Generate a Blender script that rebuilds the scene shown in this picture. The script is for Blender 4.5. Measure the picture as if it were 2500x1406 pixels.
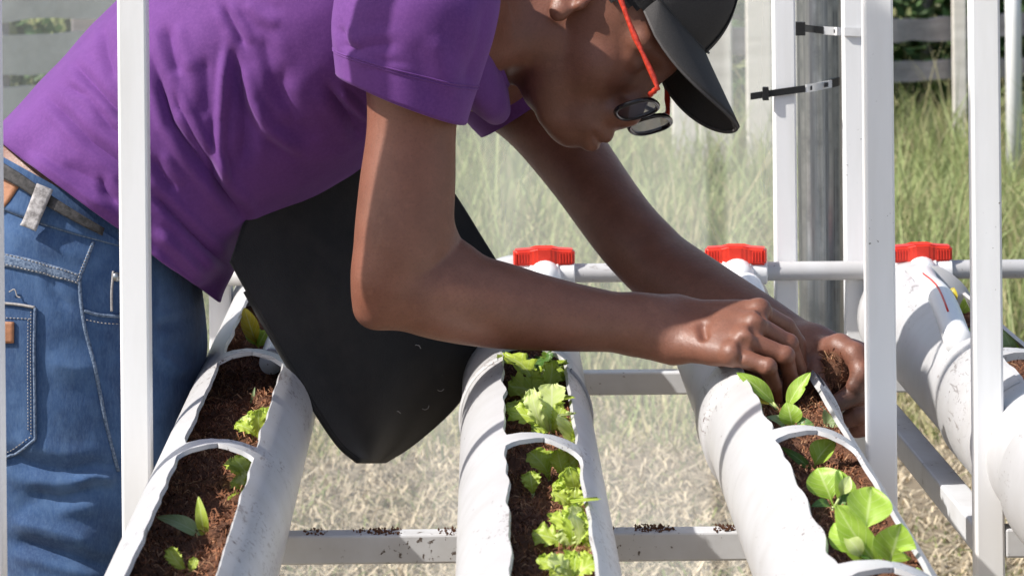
import bpy, bmesh, math, random
import numpy as np
from mathutils import Vector, Matrix, noise as mnoise
from mathutils.bvhtree import BVHTree

random.seed(7); np.random.seed(7)
for o in list(bpy.data.objects): bpy.data.objects.remove(o)
SC = bpy.context.scene
COL = SC.collection

# ------------------------------------------------------------------ camera
FPX = 8000.0                       # focal length in photograph pixels (2500 wide)
CAMZ = 1.30
ROLL = math.radians(0.55)
CR = Vector((math.cos(ROLL), 0, -math.sin(ROLL)))
CU = Vector((math.sin(ROLL), 0, math.cos(ROLL)))
CF = Vector((0, 1, 0))
CAM = Vector((0, 0, CAMZ))
cd = bpy.data.cameras.new('camera'); cam = bpy.data.objects.new('camera', cd); COL.objects.link(cam)
cd.sensor_width = 36; cd.lens = FPX / 2500 * 36
cd.shift_y = -(703 + 400) / 2500
cd.clip_start = 0.05; cd.clip_end = 400
M3 = Matrix((CR, CU, -CF)).transposed()
cam.matrix_world = Matrix.Translation(CAM) @ M3.to_4x4()
cd.dof.use_dof = True; cd.dof.focus_distance = 3.0; cd.dof.aperture_fstop = 24
SC.camera = cam
# ------------------------------------------------------------------ sky and sun
SUN = Vector((-0.675, -0.235, 0.70)).normalized()
w = bpy.data.worlds.new('World'); SC.world = w; w.use_nodes = True
nt = w.node_tree; sky = nt.nodes.new('ShaderNodeTexSky'); sky.sky_type = 'NISHITA'; sky.sun_disc = False
sky.sun_elevation = math.asin(SUN.z); sky.sun_rotation = math.atan2(SUN.x, SUN.y)
sky.dust_density = 2.0
bg = nt.nodes['Background']; bg.inputs[1].default_value = 0.10
nt.links.new(sky.outputs[0], bg.inputs[0])
sl = bpy.data.lights.new('sun', 'SUN'); sl.energy = 3.9; sl.angle = math.radians(0.9); sl.color = (1, 0.96, 0.90)
so = bpy.data.objects.new('sun', sl); COL.objects.link(so)
so.rotation_euler = SUN.to_track_quat('Z', 'Y').to_euler()
SC.view_settings.view_transform = 'Standard'; SC.view_settings.look = 'None'
SC.view_settings.exposure = 0.68; SC.view_settings.gamma = 1.0
SC.view_settings.use_curve_mapping = False

# ------------------------------------------------------------------ helpers
def P(px, py, Y):
    """world point seen at photograph pixel (px,py) at depth Y"""
    a = (px - 1250) / FPX; b = -(py + 400) / FPX
    return CAM + (CR * a + CU * b + CF) * Y
def PZ(px, py, z):
    a = (px - 1250) / FPX; b = -(py + 400) / FPX
    d = CR * a + CU * b + CF
    return CAM + d * ((z - CAMZ) / d.z)
def PX(p):
    """photograph pixel of a world point (numpy array n x 3)"""
    q = np.asarray(p, dtype=float) - np.array(CAM)
    a = q @ np.array(CR) / q[:, 1]; b = q @ np.array(CU) / q[:, 1]
    return 1250 + a * FPX, -400 - b * FPX

def link(name, me, parent=None, mats=None):
    o = bpy.data.objects.new(name, me); COL.objects.link(o)
    if parent is not None: o.parent = parent
    if mats:
        for m in (mats if isinstance(mats, (list, tuple)) else [mats]): me.materials.append(m)
    return o
def base_of(parent):
    v = Vector((0, 0, 0)); p = parent
    while p is not None: v = v + p.location; p = p.parent
    return v
def mk(name, verts, faces, m, parent=None, smooth=True, uvs=None):
    """one mesh object; verts are given in world coordinates"""
    b = base_of(parent)
    V = np.asarray([tuple(v) for v in verts] if not isinstance(verts, np.ndarray) else verts, dtype=float) - np.array(b)
    me = bpy.data.meshes.new(name)
    me.from_pydata(V.tolist(), [], faces if isinstance(faces, list) else faces.tolist())
    if smooth: me.polygons.foreach_set('use_smooth', [True] * len(me.polygons))
    if uvs is not None:
        uvl = me.uv_layers.new(name='UVMap'); uv = np.asarray(uvs, dtype=np.float32)
        idx = np.empty(len(me.loops), dtype=np.int32); me.loops.foreach_get('vertex_index', idx)
        uvl.data.foreach_set('uv', uv[idx].ravel())
    me.update()
    return link(name, me, parent, m)
def bm_obj(name, bm, m, parent=None, smooth=False):
    b = base_of(parent)
    bmesh.ops.translate(bm, verts=bm.verts, vec=-b)
    me = bpy.data.meshes.new(name); bm.to_mesh(me); bm.free()
    if smooth: me.polygons.foreach_set('use_smooth', [True] * len(me.polygons))
    return link(name, me, parent, m)
def tag(o, label=None, cat=None, group=None, kind=None):
    if label: o['label'] = label
    if cat: o['category'] = cat
    if group: o['group'] = group
    if kind: o['kind'] = kind
    return o
def thing(name, loc, label, cat, group=None):
    o = bpy.data.objects.new(name, None); COL.objects.link(o); o.location = loc; o.empty_display_size = 0.05
    return tag(o, label, cat, group)
def box_bm(bm, lo, hi, bevel=0.0, rot=None):
    c = (Vector(lo) + Vector(hi)) / 2; d = Vector(hi) - Vector(lo)
    r = bmesh.ops.create_cube(bm, size=1.0); vs = r['verts']
    bmesh.ops.scale(bm, verts=vs, vec=d)
    if bevel > 0:
        es = list({e for v in vs for e in v.link_edges})
        rr = bmesh.ops.bevel(bm, geom=es, offset=bevel, segments=2, affect='EDGES', profile=0.5)
        vs = list({v for f in rr['faces'] for v in f.verts} | {v for v in vs if v.is_valid})
    if rot is not None: bmesh.ops.transform(bm, matrix=rot.to_4x4(), verts=vs)
    bmesh.ops.translate(bm, verts=vs, vec=c)
    return vs
def box(name, lo, hi, m, parent=None, bevel=0.0, rot=None):
    bm = bmesh.new(); box_bm(bm, lo, hi, bevel, rot)
    return bm_obj(name, bm, m, parent)
def frames(pts, up=Vector((0, 0, 1))):
    pts = [Vector(p) for p in pts]; n = len(pts); out = []
    prev = None
    for i in range(n):
        t = (pts[min(i + 1, n - 1)] - pts[max(i - 1, 0)]).normalized()
        u = prev if prev is not None else (up if abs(t.dot(up)) < 0.95 else Vector((1, 0, 0)))
        s = t.cross(u).normalized(); u2 = s.cross(t).normalized(); prev = u2
        out.append((t, s, u2))
    return out
def tube_geo(pts, radii, n=16, cap=True, flat=1.0, up=Vector((0, 0, 1)), inner=None):
    pts = [Vector(p) for p in pts]; fr = frames(pts, up); V = []; F = []
    if not hasattr(radii, '__len__'): radii = [radii] * len(pts)
    for p, (t, s, u), r in zip(pts, fr, radii):
        for k in range(n):
            a = 2 * math.pi * k / n
            V.append(p + s * (r * math.cos(a)) + u * (r * flat * math.sin(a)))
    for i in range(len(pts) - 1):
        for k in range(n):
            a = i * n + k; b = i * n + (k + 1) % n
            F.append((a, b, b + n, a + n))
    if cap:
        F.append(tuple(range(n - 1, -1, -1))); m0 = (len(pts) - 1) * n; F.append(tuple(range(m0, m0 + n)))
    return V, F
def tube(name, pts, r, m, parent=None, n=16, cap=True, flat=1.0, up=Vector((0, 0, 1))):
    V, F = tube_geo(pts, r, n, cap, flat, up); return mk(name, V, F, m, parent)
def spline(pts, n):
    """catmull-rom through tuples of any length"""
    A = np.asarray([tuple(p) for p in pts], dtype=float); k = len(A)
    E = np.vstack([2 * A[0] - A[1], A, 2 * A[-1] - A[-2]]); out = []
    for i in range(n):
        t = i / (n - 1) * (k - 1); j = min(int(t), k - 2); f = t - j
        p0, p1, p2, p3 = E[j], E[j + 1], E[j + 2], E[j + 3]
        out.append(0.5 * ((2 * p1) + (-p0 + p2) * f + (2 * p0 - 5 * p1 + 4 * p2 - p3) * f * f + (-p0 + 3 * p1 - 3 * p2 + p3) * f ** 3))
    return np.array(out)

# ------------------------------------------------------------------ materials
class NB:
    def __init__(s, name):
        s.m = bpy.data.materials.new(name); s.m.use_nodes = True; s.t = s.m.node_tree; s.n = s.t.nodes; s.l = s.t.links
        s.b = s.n['Principled BSDF']; s.out = s.n['Material Output']; s.co = s.n.new('ShaderNodeTexCoord').outputs['Object']
    def noise(s, scale, detail=4, rough=0.55, vec=None, stretch=None, dist=0.0):
        v = vec or s.co
        if stretch:
            mp = s.n.new('ShaderNodeMapping'); mp.inputs['Scale'].default_value = stretch; s.l.new(v, mp.inputs[0]); v = mp.outputs[0]
        x = s.n.new('ShaderNodeTexNoise'); x.inputs['Scale'].default_value = scale; x.inputs['Detail'].default_value = detail
        x.inputs['Roughness'].default_value = rough; x.inputs['Distortion'].default_value = dist; s.l.new(v, x.inputs['Vector']); return x.outputs['Fac']
    def ramp(s, fac, stops):
        r = s.n.new('ShaderNodeValToRGB'); e = r.color_ramp.elements
        while len(e) < len(stops): e.new(0.5)
        for x, (p, c) in zip(e, stops):
            x.position = p; x.color = (c, c, c, 1) if not hasattr(c, '__len__') else (*c, 1)
        s.l.new(fac, r.inputs[0]); return r.outputs[0]
    def mix(s, fac, a, b, mode='MIX'):
        x = s.n.new('ShaderNodeMix'); x.data_type = 'RGBA'; x.blend_type = mode
        for sock, v in ((x.inputs[0], fac), (x.inputs[6], a), (x.inputs[7], b)):
            if hasattr(v, 'links'): s.l.new(v, sock)
            elif hasattr(v, '__len__'): sock.default_value = (*v, 1)
            else: sock.default_value = v
        return x.outputs[2]
    def math(s, op, a, b=None):
        x = s.n.new('ShaderNodeMath'); x.operation = op
        for sock, v in zip(x.inputs, (a, b)):
            if v is None: continue
            if hasattr(v, 'links'): s.l.new(v, sock)
            else: sock.default_value = v
        return x.outputs[0]
    def color(s, v):
        if hasattr(v, 'links'): s.l.new(v, s.b.inputs['Base Color'])
        else: s.b.inputs['Base Color'].default_value = (*v, 1)
    def set(s, **k):
        for a, v in k.items():
            sock = s.b.inputs[a.replace('_', ' ')]
            if hasattr(v, 'links'): s.l.new(v, sock)
            else: sock.default_value = v
    def bump(s, h, strength=0.3, dist=0.002):
        b = s.n.new('ShaderNodeBump'); b.inputs['Strength'].default_value = strength; b.inputs['Distance'].default_value = dist
        s.l.new(h, b.inputs['Height']); s.l.new(b.outputs[0], s.b.inputs['Normal'])
    def translucent(s, col, fac):
        tr = s.n.new('ShaderNodeBsdfTranslucent'); mx = s.n.new('ShaderNodeMixShader'); mx.inputs[0].default_value = fac
        if hasattr(col, 'links'): s.l.new(col, tr.inputs[0])
        else: tr.inputs[0].default_value = (*col, 1)
        s.l.new(s.b.outputs[0], mx.inputs[1]); s.l.new(tr.outputs[0], mx.inputs[2]); s.l.new(mx.outputs[0], s.out.inputs[0])

def m_simple(name, c, rough=0.5, var=0.15, scale=60, bump=0.0, bscale=None, metal=0.0, spec=0.5):
    b = NB(name); n = b.noise(scale)
    lo = tuple(x * (1 - var) for x in c); hi = tuple(min(1, x * (1 + var)) for x in c)
    b.color(b.ramp(n, [(0.3, lo), (0.7, hi)])); b.set(Roughness=rough, Metallic=metal)
    b.b.inputs['Specular IOR Level'].default_value = spec
    if bump: b.bump(b.noise(bscale or scale * 4), bump, 0.001)
    return b.m
MAT = {}
def build_materials():
    # painted steel posts: white paint with small chips, smudges and rust freckles
    b = NB('white_paint')
    big = b.noise(9, 5); chip = b.noise(240, 3, 0.6); smear = b.noise(30, 4, 0.6, stretch=(1, 1, 0.12))
    c = b.mix(b.ramp(smear, [(0.45, 0.0), (0.75, 1.0)]), (0.86, 0.86, 0.86), (0.77, 0.765, 0.75))
    c = b.mix(b.ramp(b.math('MULTIPLY', chip, b.ramp(big, [(0.35, 0.75), (0.65, 1.12)])), [(0.775, 0.0), (0.80, 1.0)]), c, (0.13, 0.11, 0.10))
    b.color(c); b.set(Roughness=0.42); b.bump(b.noise(180), 0.06, 0.001); MAT['paint'] = b.m
    # rails: the same paint, more soil stains
    b = NB('stained_paint')
    big = b.noise(14, 5); chip = b.noise(150, 4, 0.65)
    c = b.mix(b.ramp(big, [(0.4, 0.0), (0.7, 1.0)]), (0.62, 0.63, 0.65), (0.50, 0.495, 0.49))
    c = b.mix(b.ramp(b.math('MULTIPLY', chip, b.ramp(big, [(0.35, 0.8), (0.65, 1.15)])), [(0.66, 0.0), (0.71, 1.0)]), c, (0.10, 0.075, 0.06))
    b.color(c); b.set(Roughness=0.5); b.bump(chip, 0.1, 0.001); MAT['rail'] = b.m
    # pvc pipe
    b = NB('white_pvc')
    big = b.noise(7, 5, dist=0.4); spk = b.noise(210, 3, 0.6); scr = b.noise(60, 5, 0.7, stretch=(0.6, 0.35, 3.0), dist=1.5); film = b.noise(22, 5)
    c = b.mix(b.ramp(film, [(0.35, 0.0), (0.68, 1.0)]), (0.52, 0.515, 0.52), (0.465, 0.456, 0.45))
    c = b.mix(b.ramp(b.math('MULTIPLY', spk, b.ramp(big, [(0.3, 0.8), (0.7, 1.12)])), [(0.665, 0.0), (0.70, 1.0)]), c, (0.14, 0.10, 0.09))
    c = b.mix(b.ramp(b.math('MULTIPLY', scr, b.ramp(big, [(0.35, 0.8), (0.65, 1.1)])), [(0.63, 0.0), (0.68, 0.8)]), c, (0.24, 0.21, 0.20))
    b.color(c); b.set(Roughness=0.38); b.bump(b.noise(90), 0.05, 0.001); MAT['pvc'] = b.m
    b = NB('clean_pvc'); spk = b.noise(260, 3, 0.6)
    b.color(b.mix(b.ramp(spk, [(0.70, 0.0), (0.74, 1.0)]), (0.80, 0.80, 0.80), (0.25, 0.22, 0.2))); b.set(Roughness=0.35); MAT['pvc2'] = b.m
    b = NB('red_plastic'); b.color(b.ramp(b.noise(120), [(0.3, (0.62, 0.028, 0.014)), (0.7, (0.74, 0.045, 0.022))])); b.set(Roughness=0.42); MAT['red'] = b.m
    b = NB('galvanised_steel'); st = b.noise(90, 6, 0.65, stretch=(1.6, 1.6, 0.02)); sp = b.noise(45, 5)
    b.color(b.mix(b.ramp(sp, [(0.4, 0), (0.7, 1)]), b.ramp(st, [(0.35, (0.13, 0.14, 0.15)), (0.65, (0.46, 0.48, 0.49))]), (0.26, 0.28, 0.29)))
    b.set(Roughness=b.ramp(st, [(0.3, 0.42), (0.7, 0.28)]), Metallic=0.85); MAT['steel'] = b.m
    MAT['black_plastic'] = m_simple('black_plastic', (0.012, 0.012, 0.013), 0.4)
    MAT['tape'] = m_simple('white_tape', (0.72, 0.72, 0.72), 0.5)
    MAT['ink'] = m_simple('dark_print', (0.03, 0.03, 0.035), 0.6)
    # coir soil
    b = NB('coir_soil'); n1 = b.noise(90, 8, 0.7); n2 = b.noise(420, 4, 0.7)
    c = b.mix(n2, b.ramp(n1, [(0.3, (0.050, 0.022, 0.012)), (0.55, (0.150, 0.062, 0.030)), (0.8, (0.29, 0.13, 0.065))]), (0.13, 0.055, 0.028), 'MIX')
    b.color(c); b.set(Roughness=0.95); b.bump(n2, 0.8, 0.003); MAT['soil'] = b.m
    for nm, c in (('fibre_dark', (0.12, 0.046, 0.022)), ('fibre_mid', (0.25, 0.10, 0.045)), ('fibre_light', (0.42, 0.23, 0.12))):
        MAT[nm] = m_simple(nm, c, 0.9, 0.3, 300)
    # skin
    b = NB('brown_skin'); n1 = b.noise(35, 5); n2 = b.noise(700, 3, 0.6); n3 = b.noise(12, 3)
    c = b.ramp(n1, [(0.3, (0.170, 0.068, 0.042)), (0.7, (0.228, 0.097, 0.062))])
    c = b.mix(b.ramp(n3, [(0.45, 0.0), (0.7, 0.5)]), c, (0.225, 0.078, 0.046))
    c = b.mix(b.ramp(b.noise(420, 4, 0.7), [(0.5, 0.0), (0.75, 0.45)]), c, (0.10, 0.040, 0.026))
    c = b.mix(b.ramp(b.noise(90, 4, 0.7), [(0.55, 0.0), (0.8, 0.5)]), c, (0.29, 0.125, 0.08))
    b.skin_c = c
    # soil smeared on the fingers of the far hand
    g = b.n.new('ShaderNodeNewGeometry').outputs['Position']; dv = b.n.new('ShaderNodeVectorMath'); dv.operation = 'DISTANCE'
    hp = P(2095, 1005, 2.95); dv.inputs[1].default_value = hp; b.l.new(g, dv.inputs[0])
    near = b.ramp(b.math('ADD', b.math('MULTIPLY', dv.outputs['Value'], 10.0), b.math('MULTIPLY', b.noise(120, 5, 0.7), 0.35)), [(0.36, 1.0), (0.62, 0.0)])
    c = b.mix(b.math('MULTIPLY', near, 0.85), c, (0.035, 0.018, 0.012))
    b.color(c); b.set(Roughness=b.ramp(n2, [(0.3, 0.36), (0.7, 0.56)]), Specular_IOR_Level=0.5)
    b.set(Subsurface_Weight=0.06); b.b.inputs['Subsurface Radius'].default_value = (0.006, 0.002, 0.001)
    hb = b.math('ADD', b.math('MULTIPLY', n2, 0.5), b.noise(230, 6, 0.65)); b.bump(hb, 0.36, 0.0011); MAT['skin'] = b.m
    MAT['lip'] = m_simple('lip_skin', (0.20, 0.07, 0.055), 0.4, 0.12, 200)
    MAT['hair'] = m_simple('black_hair', (0.008, 0.007, 0.007), 0.8, 0.3, 500, 0.6, 900)
    # shirt jersey
    b = NB('purple_jersey'); n1 = b.noise(26, 5); n2 = b.noise(1100, 2, 0.6); n3 = b.noise(340, 3, 0.7)
    c = b.ramp(n1, [(0.3, (0.096, 0.022, 0.160)), (0.7, (0.122, 0.031, 0.194))])
    c = b.mix(b.ramp(n3, [(0.4, 0.0), (0.8, 0.35)]), c, (0.21, 0.065, 0.28))
    b.color(c); b.set(Roughness=0.85, Sheen_Weight=0.25); b.b.inputs['Sheen Tint'].default_value = (0.7, 0.4, 0.9, 1)
    b.bump(b.math('ADD', n2, b.math('MULTIPLY', n3, 0.6)), 0.25, 0.0008); MAT['shirt'] = b.m
    # denim
    b = NB('blue_denim'); n1 = b.noise(16, 6, 0.6); tw = b.noise(520, 3, 0.7, stretch=(1, 1, 0.35)); n3 = b.noise(60, 5, 0.65, stretch=(1.4, 1.4, 0.5))
    c = b.ramp(n1, [(0.3, (0.012, 0.034, 0.100)), (0.52, (0.027, 0.072, 0.178)), (0.75, (0.075, 0.150, 0.300))])
    c = b.mix(b.ramp(n3, [(0.5, 0.0), (0.8, 0.5)]), c, (0.09, 0.165, 0.30))
    c = b.mix(b.ramp(tw, [(0.4, 0.0), (0.7, 0.30)]), c, (0.10, 0.17, 0.29))
    b.color(c); b.set(Roughness=0.9, Sheen_Weight=0.1); b.bump(tw, 0.35, 0.001); MAT['denim'] = b.m
    b = NB('worn_denim_edge'); n1 = b.noise(420, 4, 0.7)
    b.color(b.ramp(n1, [(0.35, (0.03, 0.06, 0.12)), (0.65, (0.20, 0.26, 0.36))])); b.set(Roughness=0.9); b.bump(n1, 0.5, 0.001); MAT['denim_edge'] = b.m
    MAT['thread'] = m_simple('pale_thread', (0.33, 0.31, 0.30), 0.8, 0.3, 400)
    MAT['leather'] = m_simple('tan_leather', (0.34, 0.15, 0.075), 0.6, 0.2, 130, 0.3, 500)
    b = NB('belt_weave'); n1 = b.noise(190, 4, 0.7); b.color(b.ramp(n1, [(0.35, (0.010, 0.010, 0.010)), (0.7, (0.065, 0.06, 0.062))])); b.set(Roughness=0.75); b.bump(n1, 0.6, 0.001); MAT['belt'] = b.m
    b = NB('grey_tape'); n1 = b.noise(160, 4, 0.7); b.color(b.ramp(n1, [(0.35, (0.14, 0.13, 0.13)), (0.65, (0.42, 0.40, 0.40))])); b.set(Roughness=0.8); b.bump(n1, 0.5, 0.001); MAT['loop'] = b.m
    b = NB('black_felt'); n1 = b.noise(30, 5); n2 = b.noise(700, 3, 0.7)
    b.color(b.mix(b.ramp(n2, [(0.55, 0.0), (0.8, 0.5)]), b.ramp(n1, [(0.3, (0.008, 0.0075, 0.008)), (0.7, (0.014, 0.013, 0.014))]), (0.030, 0.028, 0.029)))
    b.color(b.mix(b.ramp(b.noise(7, 6, 0.65), [(0.5, 0.0), (0.75, 0.55)]), b.b.inputs['Base Color'].links[0].from_socket, (0.045, 0.038, 0.034)))
    b.set(Roughness=0.9, Sheen_Weight=0.12); b.bump(n2, 0.5, 0.001); MAT['felt'] = b.m
    b = NB('charcoal_twill'); n2 = b.noise(800, 3, 0.7); b.color(b.ramp(n2, [(0.3, (0.027, 0.025, 0.025)), (0.7, (0.046, 0.043, 0.042))])); b.set(Roughness=0.85); b.bump(n2, 0.4, 0.001); MAT['cap'] = b.m
    MAT['cap_edge'] = m_simple('cap_piping', (0.075, 0.07, 0.07), 0.8, 0.2, 500, 0.3)
    MAT['frame'] = m_simple('black_frame', (0.012, 0.010, 0.012), 0.18)
    MAT['temple'] = m_simple('red_acetate', (0.52, 0.045, 0.022), 0.3, 0.35, 300)
    b = NB('spectacle_glass'); tp = b.n.new('ShaderNodeBsdfTransparent'); tp.inputs[0].default_value = (0.60, 0.57, 0.60, 1); gl = b.n.new('ShaderNodeBsdfGlossy'); gl.inputs['Roughness'].default_value = 0.03
    mx = b.n.new('ShaderNodeMixShader'); mx.inputs[0].default_value = 0.11; b.l.new(tp.outputs[0], mx.inputs[1]); b.l.new(gl.outputs[0], mx.inputs[2]); b.l.new(mx.outputs[0], b.out.inputs[0]); MAT['glass'] = b.m
    # foliage
    def leaf_mat(name, dark, light, vein, tr):
        b = NB(name); uv = b.n.new('ShaderNodeUVMap').outputs[0]
        sp = b.n.new('ShaderNodeSeparateXYZ'); b.l.new(uv, sp.inputs[0])
        d = b.math('ABSOLUTE', b.math('SUBTRACT', sp.outputs[0], 0.5))
        mid = b.ramp(d, [(0.0, 1.0), (0.05, 0.0)])
        # side veins: stripes that run forward from the midrib
        ph = b.math('MULTIPLY', b.math('SUBTRACT', sp.outputs[1], b.math('MULTIPLY', d, 0.55)), 42.0)
        side = b.ramp(b.math('SINE', ph), [(0.90, 0.0), (1.0, 0.55)])
        n = b.noise(110, 5); c = b.ramp(n, [(0.3, dark), (0.7, light)])
        c = b.mix(b.math('MAXIMUM', mid, side), c, vein)
        b.color(c); b.set(Roughness=0.42); b.bump(b.math('ADD', n, side), 0.25, 0.0015); b.translucent(c, tr); MAT[name] = b.m
    leaf_mat('lettuce_leaf', (0.44, 0.58, 0.05), (0.62, 0.74, 0.13), (0.66, 0.78, 0.28), 0.38)
    leaf_mat('pale_lettuce', (0.58, 0.68, 0.20), (0.70, 0.78, 0.34), (0.76, 0.80, 0.46), 0.38)
    leaf_mat('spinach_leaf', (0.33, 0.53, 0.05), (0.46, 0.66, 0.10), (0.62, 0.76, 0.27), 0.35)
    leaf_mat('dark_leaf', (0.07, 0.17, 0.03), (0.13, 0.26, 0.05), (0.28, 0.40, 0.14), 0.30)
    leaf_mat('grey_green_leaf', (0.25, 0.36, 0.14), (0.36, 0.46, 0.22), (0.46, 0.54, 0.32), 0.3)
    leaf_mat('yellow_leaf', (0.55, 0.42, 0.02), (0.68, 0.58, 0.06), (0.7, 0.66, 0.25), 0.35)
    MAT['stem'] = m_simple('pale_stem', (0.42, 0.50, 0.18), 0.5, 0.2, 150)
    # ground
    b = NB('dry_ground'); n1 = b.noise(1.3, 6); n2 = b.noise(60, 6, 0.7)
    c = b.mix(n2, b.ramp(n1, [(0.35, (0.15, 0.115, 0.075)), (0.65, (0.24, 0.19, 0.125))]), (0.28, 0.225, 0.15)); b.color(c); b.set(Roughness=0.95); b.bump(n2, 0.6, 0.02); MAT['ground'] = b.m
    def blade_mat(name, tr):
        b = NB(name); a = b.n.new('ShaderNodeVertexColor'); a.layer_name = 'Col'; b.color(a.outputs[0]); b.set(Roughness=0.6); b.translucent(a.outputs[0], tr); MAT[name] = b.m
    blade_mat('blade', 0.3); blade_mat('straw', 0.1)
    b = NB('weathered_wood'); g = b.noise(26, 7, 0.65, stretch=(0.12, 1, 1)); n1 = b.noise(3.0, 5)
    c = b.mix(b.ramp(n1, [(0.4, 0), (0.7, 1)]), b.ramp(g, [(0.3, (0.58, 0.54, 0.48)), (0.7, (0.76, 0.72, 0.66))]), (0.72, 0.67, 0.60)); b.color(c); b.set(Roughness=0.9); b.bump(g, 0.5, 0.006); MAT['wood'] = b.m
    b = NB('grey_wood'); g = b.noise(26, 7, 0.65, stretch=(0.12, 1, 1)); b.color(b.ramp(g, [(0.3, (0.22, 0.20, 0.205)), (0.7, (0.37, 0.345, 0.35))])); b.set(Roughness=0.9); b.bump(g, 0.5, 0.006); MAT['wood2'] = b.m
    b = NB('clear_plastic_sheet'); b.color((0.86, 0.88, 0.86)); b.set(Roughness=0.35)
    tp = b.n.new('ShaderNodeBsdfTransparent'); mx = b.n.new('ShaderNodeMixShader'); tl = b.n.new('ShaderNodeBsdfTranslucent'); tl.inputs[0].default_value = (0.86, 0.88, 0.86, 1)
    mx2 = b.n.new('ShaderNodeMixShader'); mx2.inputs[0].default_value = 0.4; b.l.new(b.b.outputs[0], mx2.inputs[1]); b.l.new(tl.outputs[0], mx2.inputs[2])
    fac = b.ramp(b.noise(2.2, 6, 0.6, stretch=(1.6, 1, 0.5), dist=1.2), [(0.3, 0.15), (0.75, 0.34)])
    b.l.new(fac, mx.inputs[0]); b.l.new(tp.outputs[0], mx.inputs[1]); b.l.new(mx2.outputs[0], mx.inputs[2]); b.l.new(mx.outputs[0], b.out.inputs[0]); MAT['sheet'] = b.m
build_materials()

# ------------------------------------------------------------------ ground and vegetation of the field
def ground_h(x, y):
    return 0.03 * math.sin(x * 1.3 + y * 0.7) * math.cos(y * 0.9) * min(1, max(0, (y - 4) / 3))
def build_ground():
    V = []; F = []; nx, ny = 60, 80
    xs = [math.copysign(abs(t) ** 2.2 * 120, t) for t in np.linspace(-1, 1, nx)]
    ys = [-20 + 0 * t if t == 0 else -20 + (t ** 2.4) * 260 for t in np.linspace(0, 1, ny)]
    for y in ys:
        for x in xs: V.append((x, y, ground_h(x, y)))
    for j in range(ny - 1):
        for i in range(nx - 1):
            a = j * nx + i; F.append((a, a + 1, a + nx + 1, a + nx))
    return tag(mk('ground', V, F, MAT['ground']), 'dry straw covered ground under the racks', 'ground', kind='structure')
build_ground()
def col_attr(o, cols):
    at = o.data.color_attributes.new('Col', 'FLOAT_COLOR', 'POINT'); at.data.foreach_set('color', np.asarray(cols, dtype=np.float32).ravel())
def blades(name, n, gen, m, label, cat):
    """n bent blades, each a strip of three quads"""
    V = []; F = []; C = []
    for i in range(n):
        x, y, h, wd, lean, az, c0, c1 = gen()
        z = ground_h(x, y); s = random.random() * math.pi
        sx, sy = math.cos(s) * wd / 2, math.sin(s) * wd / 2; k = len(V)
        for t, wf in ((0, 1.0), (0.45, 0.85), (0.8, 0.5), (1.0, 0.06)):
            bx = math.cos(az) * lean * t * t; by = math.sin(az) * lean * t * t; bz = h * t * (1 - 0.25 * t * lean / max(h, 1e-3)) if lean < h else h * math.sin(math.pi * min(1, t * 0.85 + 0.1))
            V.append((x + bx - sx * wf, y + by - sy * wf, z + bz - 0.01)); V.append((x + bx + sx * wf, y + by + sy * wf, z + bz - 0.01))
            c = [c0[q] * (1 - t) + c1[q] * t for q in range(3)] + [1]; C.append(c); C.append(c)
        for q in range(3): a = k + 2 * q; F.append((a, a + 1, a + 3, a + 2))
    o = mk(name, V, F, m, smooth=True); col_attr(o, C)
    return tag(o, label, cat, kind='stuff')
def pick_xy(y0, y1, p=1.0):
    y = y0 + (y1 - y0) * random.random() ** p; half = 0.16 * y + 0.9
    return random.uniform(-half, half), y
def gen_grass():
    x, y = pick_xy(6.9, 13.0, 0.9)
    pn = mnoise.noise(Vector((x * 0.9, y * 0.6, 0))) ; edge = min(1, max(0.15, (y - 6.9) / 1.6))
    h = random.uniform(0.10, 0.30) * edge * (1 + 0.5 * pn) + 0.04
    if random.random() < 0.05: h *= 1.7
    dry = random.random() < 0.30 + 0.25 * pn + (0.35 if y < 7.8 else 0)
    g = random.uniform(0.8, 1.25)
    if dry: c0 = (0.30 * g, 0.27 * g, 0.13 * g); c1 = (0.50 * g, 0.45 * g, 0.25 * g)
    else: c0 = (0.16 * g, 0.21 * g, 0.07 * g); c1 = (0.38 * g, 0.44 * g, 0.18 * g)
    return x, y, h, random.uniform(0.004, 0.009), h * random.uniform(0.1, 0.7), random.random() * 6.28, c0, c1
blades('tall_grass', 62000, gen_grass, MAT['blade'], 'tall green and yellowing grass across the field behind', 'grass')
def gen_far():
    x, y, h, wd, lean, az, c0, c1 = gen_grass(); y = random.uniform(12.8, 27); half = 0.16 * y + 2.5
    return random.uniform(-half, half), y, h * 1.3, wd * 2.2, lean, az, c0, c1
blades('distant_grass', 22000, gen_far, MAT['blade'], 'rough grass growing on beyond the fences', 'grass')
def gen_straw():
    x, y = pick_xy(5.3, 7.9, 1.0); g = random.uniform(0.75, 1.2); h = random.uniform(0.004, 0.045)
    g = random.choice((0.7, 0.9, 1.0, 1.1, 1.2)) * g; c = (0.54 * g, 0.45 * g, 0.31 * g) if random.random() < 0.85 else (0.2 * g, 0.23 * g, 0.08 * g)
    return x, y, h, random.uniform(0.0025, 0.006), random.uniform(0.04, 0.17), random.random() * 6.28, c, [min(1, q * 1.15) for q in c]
blades('dry_straw', 75000, gen_straw, MAT['straw'], 'matted dry straw lying on the ground below the pipes', 'straw')

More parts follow.
